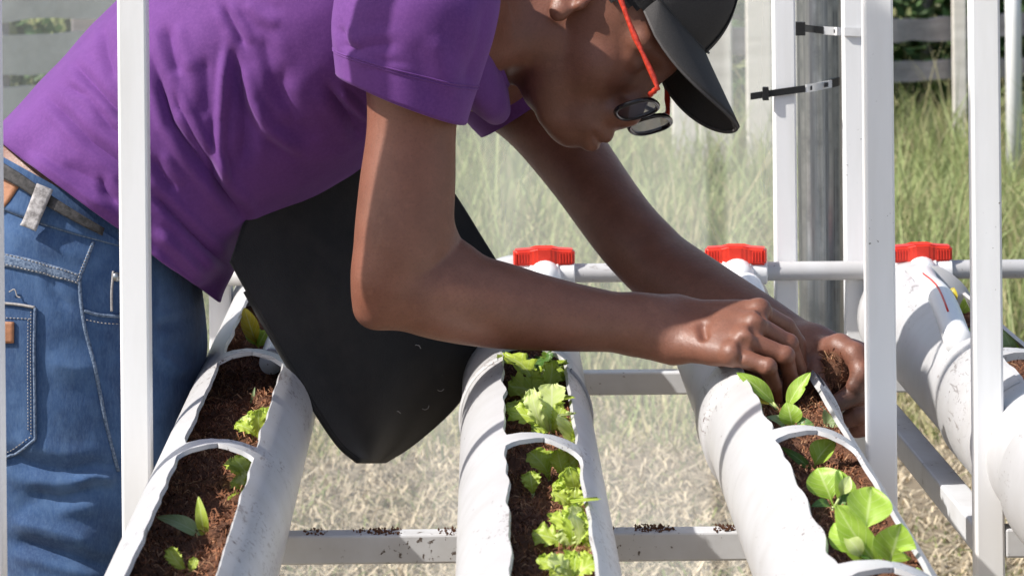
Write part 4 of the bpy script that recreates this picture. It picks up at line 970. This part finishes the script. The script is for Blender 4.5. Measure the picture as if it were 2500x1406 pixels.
# ---- jeans
def jeans():
    JY = 3.15
    nu, nv = 220, 330
    secs = [((-62, 345), (470, 640), .148, .024), ((-95, 430), (488, 720), .156, .010), ((-140, 560), (500, 810), .162, 0), ((-165, 700), (498, 880), .162, 0), ((-160, 850), (485, 950), .150, 0), ((-135, 1000), (468, 1050), .128, 0), ((-80, 1140), (430, 1150), .105, 0), ((-8, 1270), (395, 1270), .092, 0), ((60, 1406), (370, 1400), .086, 0), ((110, 1600), (360, 1590), .078, 0),
            ((130, 1850), (350, 1840), .070, 0), ((110, 2150), (330, 2150), .070, 0), ((80, 2500), (290, 2500), .068, 0), ((60, 2820), (260, 2820), .063, 0)]
    V, F = ring_loft(secs, nu, nv, JY, 2.3, [3.15, 3.15, 3.15, 3.15, 3.138, 3.118, 3.095, 3.08, 3.07, 3.065, 3.06, 3.06, 3.06, 3.06])
    def leg(Y0, x_off, hw):
        rows = [((-130 + x_off, 880), (485, 940), hw, 0), ((-120 + x_off, 1000), (470, 1050), hw, 0), ((-70 + x_off, 1140), (430, 1150), hw * .98, 0), ((-8 + x_off, 1270), (395, 1270), hw * .93, 0), ((60 + x_off, 1406), (370, 1400), hw * .88, 0), ((110 + x_off, 1600), (360, 1590), hw * .8, 0),
                ((130 + x_off, 1850), (350, 1840), hw * .72, 0), ((110 + x_off, 2150), (330, 2150), hw * .72, 0), ((80 + x_off, 2500), (290, 2500), hw * .7, 0), ((60 + x_off, 2820), (260, 2820), hw * .65, 0)]
        return ring_loft(rows, nu, 220, Y0, 2.2)
    lines = [([(0, 1090), (60, 1130), (160, 1150), (290, 1140)], 22, -.006), ([(180, 1175), (230, 1160), (290, 1170)], 14, .005), ([(60, 1200), (140, 1215), (260, 1190)], 20, -.006), ([(20, 1270), (120, 1290), (250, 1330)], 22, .006),
             ([(30, 1320), (140, 1350), (290, 1390)], 16, -.006), ([(110, 640), (140, 720), (170, 760)], 14, -.003), ([(380, 800), (430, 790), (480, 780)], 14, -.004), ([(375, 860), (440, 900), (480, 900)], 16, .004), ([(250, 1010), (290, 1100), (300, 1200)], 18, -.003), ([(110, 880), (180, 900), (260, 890)], 30, .003),
             ([(10, 560), (120, 600), (220, 640)], 20, .002)]
    parts = []
    off = 0; VV = []; FF = []
    for (v, f_) in ((V, F), leg(3.235, 0, .075)):
        n = vnormals(v, f_); k = np.abs(n).sum()
        cen = v.mean(0)
        if ((v - cen) * n).sum() < 0: n = -n
        v = fold(v, n, lines); nz = np.array([mnoise.noise(Vector((a * 18, b * 18, c * 18))) for a, b, c in v]); v = v + n * (nz * .0025)[:, None]
        VV.append(v); FF += [tuple(q + off for q in t) for t in f_]; off += len(v)
    VV = np.vstack(VV); j = mk('jeans', VV, FF, MAT['denim'], person); j['label'] = 'faded blue denim jeans'
    bv = BVHTree.FromPolygons([Vector(v) for v in VV], FF)
    def hit(px, py):
        d = (P(px, py, 3.0) - CAM).normalized(); loc, n, i, dist = bv.ray_cast(CAM, d)
        if loc is None: return None
        if n.dot(d) > 0: n = -n
        return loc, n
    def dense(pts, n): return [tuple(q) for q in spline(pts, n)]
    def ridge(name, pts, r, m, parent, n=40, lift=.0005, flat=.6):
        hs = [h for h in (hit(*p) for p in dense(pts, n)) if h]
        if len(hs) < 3: return None
        return tube(name, [l + q * lift for l, q in hs], r, m, parent, 6, True)
    def patch(name, left, right, m, parent, n=26, k=8, lift=.0012, thick=.0015):
        """panel of cloth between two pixel curves laid on the denim"""
        a = dense(left, n); b = dense(right, n); V = []; F = []
        g = {}
        for i in range(n):
            for q in range(k + 1):
                t = q / k; h = hit(a[i][0] * (1 - t) + b[i][0] * t, a[i][1] * (1 - t) + b[i][1] * t)
                if h is None: h = g.get((i - 1, q)) or g.get((i, q - 1))
                g[(i, q)] = h
        for i in range(n):
            for q in range(k + 1):
                l, nn = g[(i, q)]; V.append(l + nn * lift)
        for i in range(n - 1):
            for q in range(k): p = i * (k + 1) + q; F.append((p, p + 1, p + k + 2, p + k + 1))
        o = mk(name, V, F, m, parent); md = o.modifiers.new('t', 'SOLIDIFY'); md.thickness = thick; md.offset = 1.0
        return o
    def stitches(pts, m, parent, gap=9, lng=5, r=.00045):
        """row of single stitches, one mesh"""
        A = spline(pts, 200); seg = np.hypot(*np.diff(A, axis=0).T); s = np.concatenate([[0], np.cumsum(seg)]); V = []; F = []; q = 0
        while q < s[-1] - lng:
            p0 = [np.interp(q, s, A[:, 0]), np.interp(q, s, A[:, 1])]; p1 = [np.interp(q + lng, s, A[:, 0]), np.interp(q + lng, s, A[:, 1])]; q += gap
            h0, h1 = hit(*p0), hit(*p1)
            if not h0 or not h1: continue
            v, f_ = tube_geo([h0[0] + h0[1] * .0022, h1[0] + h1[1] * .0022], r, 5); b = len(V); V += v; F += [tuple(x + b for x in t) for t in f_]
        if V: mk('stitching', V, F, m, parent)['kind'] = 'stuff'
    # waistband, seams, yoke, pocket
    patch('waistband', [(-20, 402), (60, 446), (140, 500), (290, 590)], [(-20, 500), (60, 530), (150, 560), (290, 600)], MAT['denim'], j, 30, 8, .0015, .0018)
    ridge('waistband_edge', [(-20, 500), (60, 530), (150, 560), (290, 598)], .0013, MAT['denim_edge'], j, 50, .001)
    stitches([(0, 505), (60, 526), (150, 555), (290, 592)], MAT['thread'], j)
    patch('yoke_seam', [(-20, 612), (60, 628), (140, 650), (192, 668)], [(-20, 645), (60, 660), (140, 680), (190, 694)], MAT['denim_edge'], j, 30, 3, .0008, .0012)
    stitches([(0, 618), (60, 633), (140, 655), (190, 672)], MAT['thread'], j); stitches([(0, 642), (60, 656), (140, 676), (188, 690)], MAT['thread'], j)
    ridge('side_seam', [(228, 590), (205, 650), (194, 690), (205, 790), (232, 900), (262, 1050), (288, 1150)], .0017, MAT['denim_edge'], j, 60, .0006)
    stitches([(222, 600), (198, 655), (188, 692)], MAT['thread'], j, 8, 4)
    ridge('front_pocket_edge', [(205, 758), (240, 768), (290, 772), (330, 770)], .0016, MAT['denim_edge'], j, 30, .0008)
    stitches([(210, 780), (250, 788), (290, 790)], MAT['thread'], j)
    ridge('fly_facing', [(276, 662), (272, 710), (272, 760)], .0012, MAT['thread'], j, 20, .0008)
    h = hit(284, 676)
    if h: tube('rivet', [h[0], h[0] + h[1] * .003], .0042, MAT['steel'], j, 14, True, up=Vector((1, 0, 0)))
    pk = patch('back_pocket', [(-30, 736), (-30, 850), (-30, 1000), (-20, 1135)], [(86, 748), (84, 850), (86, 1000), (86, 1072)], MAT['denim'], j, 34, 12, .0015, .0016)
    ridge('pocket_edge', [(-20, 737), (40, 742), (87, 750)], .0013, MAT['thread'], pk, 20, .003)
    ridge('pocket_edge', [(87, 750), (85, 850), (87, 1000), (87, 1072)], .0014, MAT['denim_edge'], pk, 40, .0028)
    ridge('pocket_edge', [(87, 1072), (50, 1098), (0, 1125), (-20, 1137)], .0014, MAT['denim_edge'], pk, 24, .0028)
    stitches([(-10, 774), (40, 776), (78, 778)], MAT['thread'], pk); stitches([(77, 760), (76, 850), (77, 1000), (77, 1066)], MAT['thread'], pk, 8, 4); stitches([(70, 780), (69, 900), (70, 1055)], MAT['thread'], pk, 8, 4)
    stitches([(75, 1066), (40, 1090), (-5, 1115)], MAT['thread'], pk)
    patch('leather_tab', [(-15, 782), (-15, 838)], [(37, 785), (36, 836)], MAT['leather'], pk, 8, 6, .004, .002)
    patch('leather_patch', [(-30, 395), (-25, 450), (-20, 512)], [(52, 455), (30, 490), (8, 516)], MAT['leather'], j, 12, 8, .0045, .0018)
    ridge('thread_end', [(25, 712), (38, 706), (44, 722), (52, 726)], .0006, MAT['thread'], j, 16, .003)
    # belt and loop stand proud of the waistband
    bl = patch('belt', [(-25, 372), (20, 402), (70, 434), (140, 486), (250, 556)], [(-25, 420), (20, 440), (65, 466), (130, 512), (245, 575)], MAT['belt'], person, 40, 6, .006, .003)
    bl['label'] = 'dark woven belt'
    lp = patch('belt_loop', [(100, 450), (80, 505), (58, 560)], [(136, 466), (114, 520), (92, 574)], MAT['loop'], j, 14, 5, .0125, .002)
    for f_ in (.2, .5, .8):
        pass
    stitches([(112, 462), (90, 515), (70, 562)], MAT['ink'], lp, 9, 4, .0008)
    # shoes, below the frame
    for Y0 in (3.065, 3.24):
        a = P(180, 2850, Y0); z = .05
        V, F = tube_geo([(a.x - .06, Y0, .05), (a.x + .02, Y0, .055), (a.x + .12, Y0, .04), (a.x + .17, Y0, .03)], [.04, .05, .045, .025], 20, True, .8); mk('shoe', V, F, MAT['felt'], person)
jeans()

# ---- black apron hanging from the chest
def apron():
    L = [(556, 655), (640, 795), (700, 898), (768, 1008), (832, 1098), (880, 1128)]
    T = [(600, 545), (690, 480), (790, 430), (880, 390), (990, 380), (1080, 440)]
    n, k = 90, 90; V = []; F = []
    # outline as a height field in depth: left column L, right column R, blended top to bottom
    left = spline([(560, 640), (650, 800), (760, 985), (825, 1082), (872, 1124)], n)
    right = spline([(1070, 420), (1160, 560), (1262, 740), (1252, 850), (1172, 915), (1092, 1008), (1005, 1082), (938, 1124)], n)
    top = spline([(560, 640), (620, 500), (760, 400), (900, 330), (1070, 420)], k + 1)
    for i in range(n):
        for q in range(k + 1):
            t = q / k; s = i / (n - 1)
            p = left[i] * (1 - t) + right[i] * t + (top[q] - (top[0] * (1 - t) + top[-1] * t)) * (1 - s) ** 1.5
            Y = 3.030 + .185 * t + .011 * math.sin(t * 8 + s * 2.5) * s + .004 * math.sin(t * 17 - s * 3) * s
            Y += .004 * mnoise.noise(Vector((t * 3, s * 3, 2)))
            V.append(P(p[0], p[1], Y))
    for i in range(n - 1):
        for q in range(k): a = i * (k + 1) + q; F.append((a, a + 1, a + k + 2, a + k + 1))
    o = mk('apron', V, F, MAT['felt'], person); o['label'] = 'black apron hanging below the chest'
    md = o.modifiers.new('t', 'SOLIDIFY'); md.thickness = .003
    ed = [V[i * (k + 1)] for i in range(n)] + [V[(n - 1) * (k + 1) + q] for q in range(1, k + 1)] + [V[i * (k + 1) + k] for i in range(n - 2, 20, -1)]
    tube('hem', ed[10:], .0026, MAT['felt'], o, 6)
    # stray coir threads on the cloth
    rnd = random.Random(3)
    for px, py in ((1080, 905), (1068, 940), (1155, 855), (870, 760), (1030, 985), (960, 1010), (1010, 850)):
        bv = BVHTree.FromPolygons([Vector(v) for v in V], F); d = (P(px, py, 3) - CAM).normalized(); l, nn, _, _ = bv.ray_cast(CAM, d)
        if l is None: continue
        if nn.dot(d) > 0: nn = -nn
        a = rnd.random() * 6.28; pts = [l + nn * .004 + Vector((math.cos(a + u) * .004, 0, math.sin(a + u) * .004)) for u in (0, .8, 1.6, 2.4)]
        tube('coir_thread', pts, .0004, MAT['thread'], o, 5)
apron()
def held_soil():
    c = P(2046, 905, 3.000); V, F = [], []; n, m = 22, 14
    for j in range(m + 1):
        th = math.pi * j / m
        for i in range(n):
            a = 2 * math.pi * i / n; d = Vector((math.sin(th) * math.cos(a), math.sin(th) * math.sin(a), math.cos(th)))
            V.append(c + Vector((d.x * .0145, d.y * .015, d.z * .0195)) * (1 + .28 * mnoise.noise(d * 2.5) + .14 * mnoise.noise(d * 9)))
    for j in range(m):
        for i in range(n): F.append((j * n + i, j * n + (i + 1) % n, (j + 1) * n + (i + 1) % n, (j + 1) * n + i))
    rnd = random.Random(8); MI = [0] * len(F)
    for q in range(420):
        d = Vector((rnd.gauss(0, 1), rnd.gauss(0, 1), rnd.gauss(0, 1))).normalized(); p = c + Vector((d.x * .014, d.y * .0145, d.z * .019)); e = (d + Vector((rnd.gauss(0, 1), rnd.gauss(0, 1), rnd.gauss(0, 1)))).normalized() * rnd.uniform(.003, .008)
        s = e.cross(d).normalized() * .0005; b = len(V); V += [p - s, p + s, p + e + s, p + e - s]; F.append((b, b + 1, b + 2, b + 3)); MI.append(rnd.choice((1, 1, 2, 2, 3)))
    o = mk('soil_clump', V, F, [MAT['soil'], MAT['fibre_dark'], MAT['fibre_mid'], MAT['fibre_light']]); o.data.polygons.foreach_set('material_index', MI)
    tag(o, 'clump of brown coir held in the curled far hand', 'soil')
held_soil()

# ------------------------------------------------------------------ plants
def leaf(parent, base, tip, width, nrm, kind='round', m='spinach_leaf', bend=.18, cup=.25, frill=0.0, seed=0, fold_=0.0):
    """one leaf as a curved sheet: petiole, blade, midrib crease and (for lettuce) a ruffled edge"""
    rnd = random.Random(seed); base, tip = Vector(base), Vector(tip); d = tip - base; L = d.length; t0 = d.normalized()
    side = t0.cross(nrm).normalized(); n0 = side.cross(t0).normalized()
    nl, nw = (26, 16) if frill else (18, 10); V = []; F = []; UV = []
    for j in range(nl + 1):
        v = j / nl
        c = base + d * v + n0 * (bend * L * math.sin(math.pi * v) * .9) - n0 * (bend * .5 * L * v * v)
        if kind == 'round':
            w = .07 + .9 * (0 if v < .2 else max(0.0, math.sin(math.pi * ((v - .2) / .8) ** .92)) ** .8)
        elif kind == 'lance':
            w = .08 + max(0, math.sin(math.pi * v ** .9)) ** .9 * .95
        else:
            w = .10 + .95 * sstep(.05, .75, v) * (1 - .75 * sstep(.86, 1.0, v) ** 2)
        if v > .985 and kind != 'lettuce': w = .02
        for i in range(nw + 1):
            u = -1 + 2 * i / nw; x = u * w * width / 2
            edge = abs(u) ** 2
            z = cup * width * .5 * w * (abs(u) ** 1.6) + fold_ * abs(u) * w * width * .5
            p = c + side * x + n0 * z
            if frill:
                ph = seed * 1.7 + u * 1.0
                r1 = math.sin(v * 27 + ph * 3 + 2.2 * math.sin(u * 4 + seed)) * edge * sstep(.2, .5, v); r2 = math.sin(v * 61 + seed + (3 if u > 0 else 0)) * edge * edge * sstep(.2, .5, v)
                tipr = math.sin(u * 13 + seed * 2) * sstep(.75, 1, v)
                p += n0 * (frill * width * (.55 * r1 + .3 * tipr)) + side * (math.copysign(1, u) * frill * width * .42 * r2) + t0 * (frill * width * (.35 * tipr * sstep(.85, 1, v) + .2 * r2))
            else: p += n0 * (.02 * width * math.sin(v * 9 + u * 4 + seed))
            V.append(p); UV.append((i / nw, v))
    for p in V:                                       # keep the blade inside the pipe wall
        cx = AX[LEAF_PIPE[0]](p.y); dz = p.z - PZC
        if dz < .049:
            lim = math.sqrt(max(1e-6, (PR - .0055) ** 2 - dz * dz)); p.x = min(max(p.x, cx - lim), cx + lim)
    for j in range(nl):
        for i in range(nw): a = j * (nw + 1) + i; F.append((a, a + 1, a + nw + 2, a + nw + 1))
    return mk('leaf', V, F, MAT[m], parent, True, UV)
LEAF_PIPE = [0]
def plant(k, name, cat, label, group, base, leaves, stem=None):
    """base pixel on the soil; each leaf (root px, tip px, width px, tip depth offset, normal, kind, material, options)"""
    LEAF_PIPE[0] = k; z = PZC + .008; b = PZ(base[0], base[1], z)
    for _ in range(3): z = soil_z(k, b.x, b.y) - .001; b = PZ(base[0], base[1], z)
    r = thing(name, b, label, cat, group); Y0 = b.y
    if name == 'lettuce_plant':                       # inner leaves that fill the rosette
        rn = random.Random(base[0]); tx = [l[1][0] for l in leaves]; ty = [l[1][1] for l in leaves]
        for _ in range(4):
            leaves = leaves + [(base, (rn.uniform(min(tx), max(tx)), rn.uniform(min(ty), min(ty) * .5 + base[1] * .5)), rn.uniform(34, 52), rn.uniform(-.02, .05), rn.choice((UPC, CAMF, LFT, RGT)), 'lettuce', rn.choice((LET, LET, PAL)))]
    for q, lf in enumerate(leaves):
        (rx, ry), (tx, ty), wpx, dY, nrm, kind, m = lf[:7]; opt = lf[7] if len(lf) > 7 else {}
        root = P(rx, ry, Y0 + dY * .25) if (rx, ry) != base else b
        tip = P(tx, ty, Y0 + dY)
        if (rx, ry) != base and (root - b).length > .006:
            tube('stalk', [b, (b + root) / 2 + Vector((0, -.001, .001)), root + (tip - root) * .04], [.0016, .0013, .0011], MAT['stem'], r, 7)
        kw = dict(seed=q + int(base[0])); kw.update(opt)
        if kind == 'lettuce': kw.setdefault('frill', .21); kw.setdefault('cup', .18)
        if kind == 'round': kw['cup'] = kw.get('cup', .25) + .16; kw.setdefault('bend', .2)
        leaf(r, root, tip, wpx / FPX * Y0, Vector(nrm), kind, m, **kw)
    tube('stem', [b - Vector((0, 0, .006)), b + Vector((0, 0, .003))], [.002, .0015], MAT['stem'], r, 7)
    return r
UPC = (0.1, -.6, .8); CAMF = (0, -1, .35); LFT = (-.5, -.6, .5); RGT = (.5, -.6, .5)
LET, PAL, SPI, DRK, GRY, YEL = 'lettuce_leaf', 'pale_lettuce', 'spinach_leaf', 'dark_leaf', 'grey_green_leaf', 'yellow_leaf'
G1, G2, G3 = 'seedlings in the left pipe', 'lettuces in the middle pipe', 'round leaved greens in the right pipe'
# left pipe
plant(0, 'seedling', 'seedling', 'thin two leaved seedling in the middle of the left pipe, nearer than the ring', G1, (502, 1316), [((502, 1316), (484, 1212), 30, .0, CAMF, 'lance', LET, {}), ((502, 1316), (382, 1256), 44, .02, UPC, 'lance', 'grey_green_leaf', {'bend': .10})])
plant(0, 'seedling', 'seedling', 'small seedling at the bottom edge of the left pipe', G1, (462, 1408), [((462, 1408), (410, 1340), 34, .0, CAMF, 'lettuce', LET, {}), ((462, 1408), (476, 1362), 22, .0, CAMF, 'lettuce', LET, {})])
plant(0, 'seedling', 'seedling', 'thread thin seedling among the coir behind the far ring of the left pipe', G1, (615, 985), [((615, 985), (622, 945), 8, .0, CAMF, 'lance', GRY, {}), ((615, 985), (640, 968), 8, .0, CAMF, 'lance', GRY, {})])
plant(0, 'lettuce_plant', 'lettuce', 'young lettuce pressed against the right rim just below the ring of the left pipe', G1, (618, 1205), [((618, 1205), (572, 1112), 62, .02, UPC, 'lettuce', LET, {}), ((618, 1205), (622, 1118), 50, .03, CAMF, 'lettuce', PAL, {}), ((618, 1205), (568, 1172), 44, .0, UPC, 'lettuce', LET, {}), ((618, 1205), (562, 1235), 40, -.03, UPC, 'lettuce', LET, {}), ((618, 1205), (612, 1160), 34, .0, CAMF, 'lettuce', LET, {})])
plant(0, 'lettuce_plant', 'lettuce', 'young lettuce behind the ring of the left pipe', G1, (634, 1075), [((634, 1075), (578, 1032), 38, .0, UPC, 'lettuce', LET, {}), ((634, 1075), (618, 1000), 36, .02, CAMF, 'lettuce', LET, {}), ((634, 1075), (660, 992), 40, .02, CAMF, 'lettuce', LET, {}), ((634, 1075), (664, 1030), 34, .0, RGT, 'lettuce', LET, {}), ((634, 1075), (600, 1020), 30, .02, CAMF, 'lettuce', LET, {})])
plant(0, 'seedling', 'seedling', 'bright green seedling at the far end of the left pipe beside the apron', G1, (630, 852), [((630, 852), (596, 752), 44, .0, CAMF, 'round', YEL, {}), ((630, 852), (600, 800), 50, .0, UPC, 'round', SPI, {}), ((630, 852), (650, 806), 46, .0, CAMF, 'round', SPI, {})])
# middle pipe
plant(1, 'lettuce_plant', 'lettuce', 'large frilly lettuce at the back of the middle pipe under the forearm', G2, (1318, 985), [((1318, 985), (1236, 856), 78, .04, RGT, 'lettuce', LET, {}), ((1318, 985), (1248, 938), 74, -.02, UPC, 'lettuce', LET, {}), ((1318, 985), (1298, 862), 90, .08, CAMF, 'lettuce', DRK, {}), ((1318, 985), (1372, 872), 84, .08, CAMF, 'lettuce', LET, {}),
      ((1318, 985), (1398, 905), 74, .04, LFT, 'lettuce', LET, {}), ((1318, 985), (1350, 900), 60, .03, CAMF, 'lettuce', LET, {}), ((1318, 985), (1290, 925), 60, .0, CAMF, 'lettuce', LET, {})])
plant(1, 'lettuce_plant', 'lettuce', 'lettuce with a pale yellowish outer leaf, behind the ring of the middle pipe', G2, (1345, 1062), [((1345, 1062), (1348, 932), 62, .03, CAMF, 'lettuce', PAL, {'frill': .07}), ((1345, 1062), (1246, 1000), 60, .0, UPC, 'lettuce', LET, {}), ((1345, 1062), (1388, 962), 56, .03, LFT, 'lettuce', LET, {}), ((1345, 1062), (1310, 1000), 52, .02, CAMF, 'lettuce', LET, {}), ((1345, 1062), (1300, 1040), 50, -.01, UPC, 'lettuce', LET, {}), ((1345, 1062), (1372, 1010), 44, .0, RGT, 'lettuce', LET, {})])
plant(1, 'lettuce_plant', 'lettuce', 'broad pale lettuce leaf hanging over the right rim of the middle pipe', G2, (1385, 1100), [((1385, 1100), (1402, 1008), 88, .0, (.35, -.9, .3), 'lettuce', PAL, {'frill': .07}), ((1385, 1100), (1430, 1095), 44, -.03, RGT, 'lettuce', PAL, {})])
plant(1, 'seedling', 'seedling', 'pair of upright lettuce leaves just below the ring of the middle pipe, left one', G2, (1342, 1180), [((1342, 1180), (1298, 1102), 70, .0, RGT, 'lettuce', LET, {'frill': .10}), ((1342, 1180), (1340, 1100), 40, .01, LFT, 'lettuce', LET, {})])
plant(1, 'seedling', 'seedling', 'small lettuce by the right rim below the ring of the middle pipe', G2, (1378, 1178), [((1378, 1178), (1360, 1098), 44, .0, CAMF, 'lettuce', LET, {}), ((1378, 1178), (1412, 1108), 52, .0, LFT, 'lettuce', LET, {}), ((1378, 1178), (1410, 1150), 36, -.01, UPC, 'lettuce', LET, {})])
plant(1, 'seedling', 'seedling', 'single curly seedling in shade left of the coir mound, middle pipe', G2, (1302, 1212), [((1302, 1212), (1294, 1152), 44, .0, CAMF, 'lettuce', LET, {})])
plant(1, 'lettuce_plant', 'lettuce', 'bushy lettuce leaning on the right rim near the bottom of the middle pipe', G2, (1395, 1350), [((1395, 1350), (1304, 1298), 62, .0, UPC, 'lettuce', LET, {}), ((1395, 1350), (1366, 1240), 62, .03, CAMF, 'lettuce', LET, {}), ((1395, 1350), (1412, 1232), 70, .03, CAMF, 'lettuce', LET, {}), ((1395, 1350), (1448, 1208), 54, .04, LFT, 'lettuce', LET, {}), ((1395, 1350), (1460, 1270), 66, .0, LFT, 'lettuce', LET, {}), ((1395, 1350), (1440, 1310), 56, -.02, RGT, 'lettuce', LET, {}), ((1395, 1350), (1380, 1290), 54, .0, CAMF, 'lettuce', PAL, {})])
plant(1, 'lettuce_plant', 'lettuce', 'frilly lettuce cut by the bottom edge in the middle pipe', G2, (1400, 1425), [((1400, 1425), (1316, 1360), 50, .0, UPC, 'lettuce', LET, {}), ((1400, 1425), (1372, 1350), 62, .02, CAMF, 'lettuce', LET, {}), ((1400, 1425), (1412, 1344), 64, .02, CAMF, 'lettuce', LET, {}), ((1400, 1425), (1455, 1366), 56, .0, LFT, 'lettuce', LET, {}), ((1400, 1425), (1350, 1400), 50, -.02, UPC, 'lettuce', LET, {})])
plant(1, 'lettuce_plant', 'lettuce', 'small lettuce pressed to the right rim between pale leaf and coir mound, middle pipe', G2, (1408, 1215), [((1408, 1215), (1380, 1150), 44, .0, CAMF, 'lettuce', LET, {}), ((1408, 1215), (1430, 1140), 50, .01, LFT, 'lettuce', LET, {}), ((1408, 1215), (1352, 1180), 40, .0, UPC, 'lettuce', LET, {})])
plant(1, 'seedling', 'seedling', 'tiny lettuce on the coir between the ring and the bushy lettuce, middle pipe', G2, (1400, 1255), [((1400, 1255), (1352, 1200), 40, .0, UPC, 'lettuce', LET, {}), ((1400, 1255), (1404, 1190), 40, .0, CAMF, 'lettuce', LET, {}), ((1400, 1255), (1440, 1205), 40, .0, LFT, 'lettuce', LET, {})])
plant(1, 'seedling', 'seedling', 'ragged lettuce close behind the arm shadow, left side of the middle pipe', G2, (1275, 1035), [((1275, 1035), (1240, 985), 44, .0, UPC, 'lettuce', LET, {}), ((1275, 1035), (1282, 978), 44, .0, CAMF, 'lettuce', LET, {}), ((1275, 1035), (1310, 990), 40, .0, LFT, 'lettuce', LET, {})])
# right pipe
plant(2, 'greens_seedling', 'seedling', 'seedling being set by the fingertips, with one yellow leaf', G3, (1905, 1010), [((1890, 985), (1800, 908), 42, .0, (.5, -.8, .4), 'lance', SPI, {'bend': .08}), ((1880, 985), (1812, 964), 34, -.01, UPC, 'lance', YEL, {'bend': .06}), ((1922, 992), (1978, 908), 42, .0, (-.5, -.8, .4), 'lance', SPI, {'bend': .06})])
plant(2, 'greens_seedling', 'seedling', 'four leaved seedling standing just behind the ring of the right pipe', G3, (1935, 1050), [((1935, 1050), (1922, 982), 60, .0, CAMF, 'round', SPI, {'cup': .12}), ((1925, 1050), (1874, 1014), 30, .0, UPC, 'lance', GRY, {}), ((1940, 1055), (1985, 1034), 44, -.01, UPC, 'round', DRK, {}), ((1935, 1060), (1975, 1052), 30, -.03, UPC, 'round', SPI, {})])
plant(2, 'greens_seedling', 'seedling', 'dull grey green leaf lying on the right rim by the fist', G3, (2006, 1050), [((2006, 1050), (2056, 992), 56, .0, CAMF, 'round', GRY, {'cup': .1})])
plant(2, 'greens_seedling', 'seedling', 'cupped bright leaf just below the ring of the right pipe', G3, (1985, 1150), [((1985, 1148), (2036, 1072), 64, .0, (-.5, -.8, .3), 'round', SPI, {'cup': .3}), ((1985, 1150), (1908, 1090), 22, .0, CAMF, 'lance', DRK, {})])
plant(2, 'greens_plant', 'greens', 'broad leaved plant with a fluted leaf, upper of the two large ones', G3, (2035, 1245), [((2035, 1236), (1996, 1140), 96, .02, CAMF, 'round', SPI, {'cup': .2, 'bend': .1}), ((2040, 1236), (2052, 1146), 70, .01, RGT, 'round', SPI, {'cup': .3}), ((2050, 1215), (2074, 1162), 34, .0, CAMF, 'round', PAL, {}), ((2030, 1240), (1984, 1232), 30, -.02, UPC, 'lance', DRK, {}), ((2040, 1240), (2090, 1222), 50, .0, UPC, 'round', DRK, {})])
plant(2, 'greens_plant', 'greens', 'largest plant with long and round leaves at the near end of the right pipe', G3, (2150, 1400), [((2110, 1310), (2128, 1186), 118, .03, CAMF, 'round', SPI, {'cup': .1, 'bend': .06}), ((2152, 1392), (2040, 1232), 82, .0, (-.55, -.8, .35), 'lance', SPI, {'bend': .06, 'cup': .2}), ((2165, 1390), (2200, 1278), 110, -.01, CAMF, 'round', SPI, {'cup': .15, 'bend': .06}), ((2100, 1365), (2032, 1275), 66, .02, LFT, 'round', SPI, {}), ((2110, 1368), (2062, 1300), 44, .0, CAMF, 'round', PAL, {}), ((2140, 1395), (2092, 1340), 36, .0, UPC, 'round', DRK, {})])
plant(2, 'greens_plant', 'greens', 'upright young plant between the two large ones in the right pipe', G3, (2085, 1300), [((2085, 1300), (2040, 1232), 52, .0, RGT, 'round', SPI, {'cup': .3}), ((2085, 1300), (2110, 1226), 50, .02, LFT, 'round', SPI, {'cup': .3}), ((2085, 1300), (2072, 1225), 44, .03, CAMF, 'round', PAL, {})])
plant(2, 'greens_seedling', 'seedling', 'leaf showing over the nearest ring of the right pipe', G3, (2235, 1440), [((2235, 1440), (2240, 1385), 60, .0, UPC, 'round', SPI, {}), ((2235, 1440), (2300, 1398), 36, .0, UPC, 'round', YEL, {})])
# rightmost pipe
plant(3, 'greens_seedling', 'seedling', 'yellowing seedling at the back of the rightmost pipe beside the striped spout', 'greens in the rightmost pipe', (2338, 770), [((2330, 752), (2326, 702), 44, .0, LFT, 'round', YEL, {'cup': .3}), ((2335, 775), (2372, 720), 40, .0, RGT, 'round', SPI, {})])
plant(3, 'greens_seedling', 'seedling', 'olive leaf low in the rightmost pipe left of the front upright', 'greens in the rightmost pipe', (2362, 850), [((2362, 850), (2326, 806), 44, .0, UPC, 'round', DRK, {}), ((2362, 850), (2372, 800), 40, .0, CAMF, 'round', SPI, {})])
plant(3, 'greens_seedling', 'seedling', 'green leaf at the right edge above the rightmost pipe', 'greens in the rightmost pipe', (2478, 880), [((2478, 880), (2448, 805), 40, .0, CAMF, 'lance', GRY, {}), ((2478, 880), (2500, 800), 60, .0, LFT, 'round', SPI, {})])
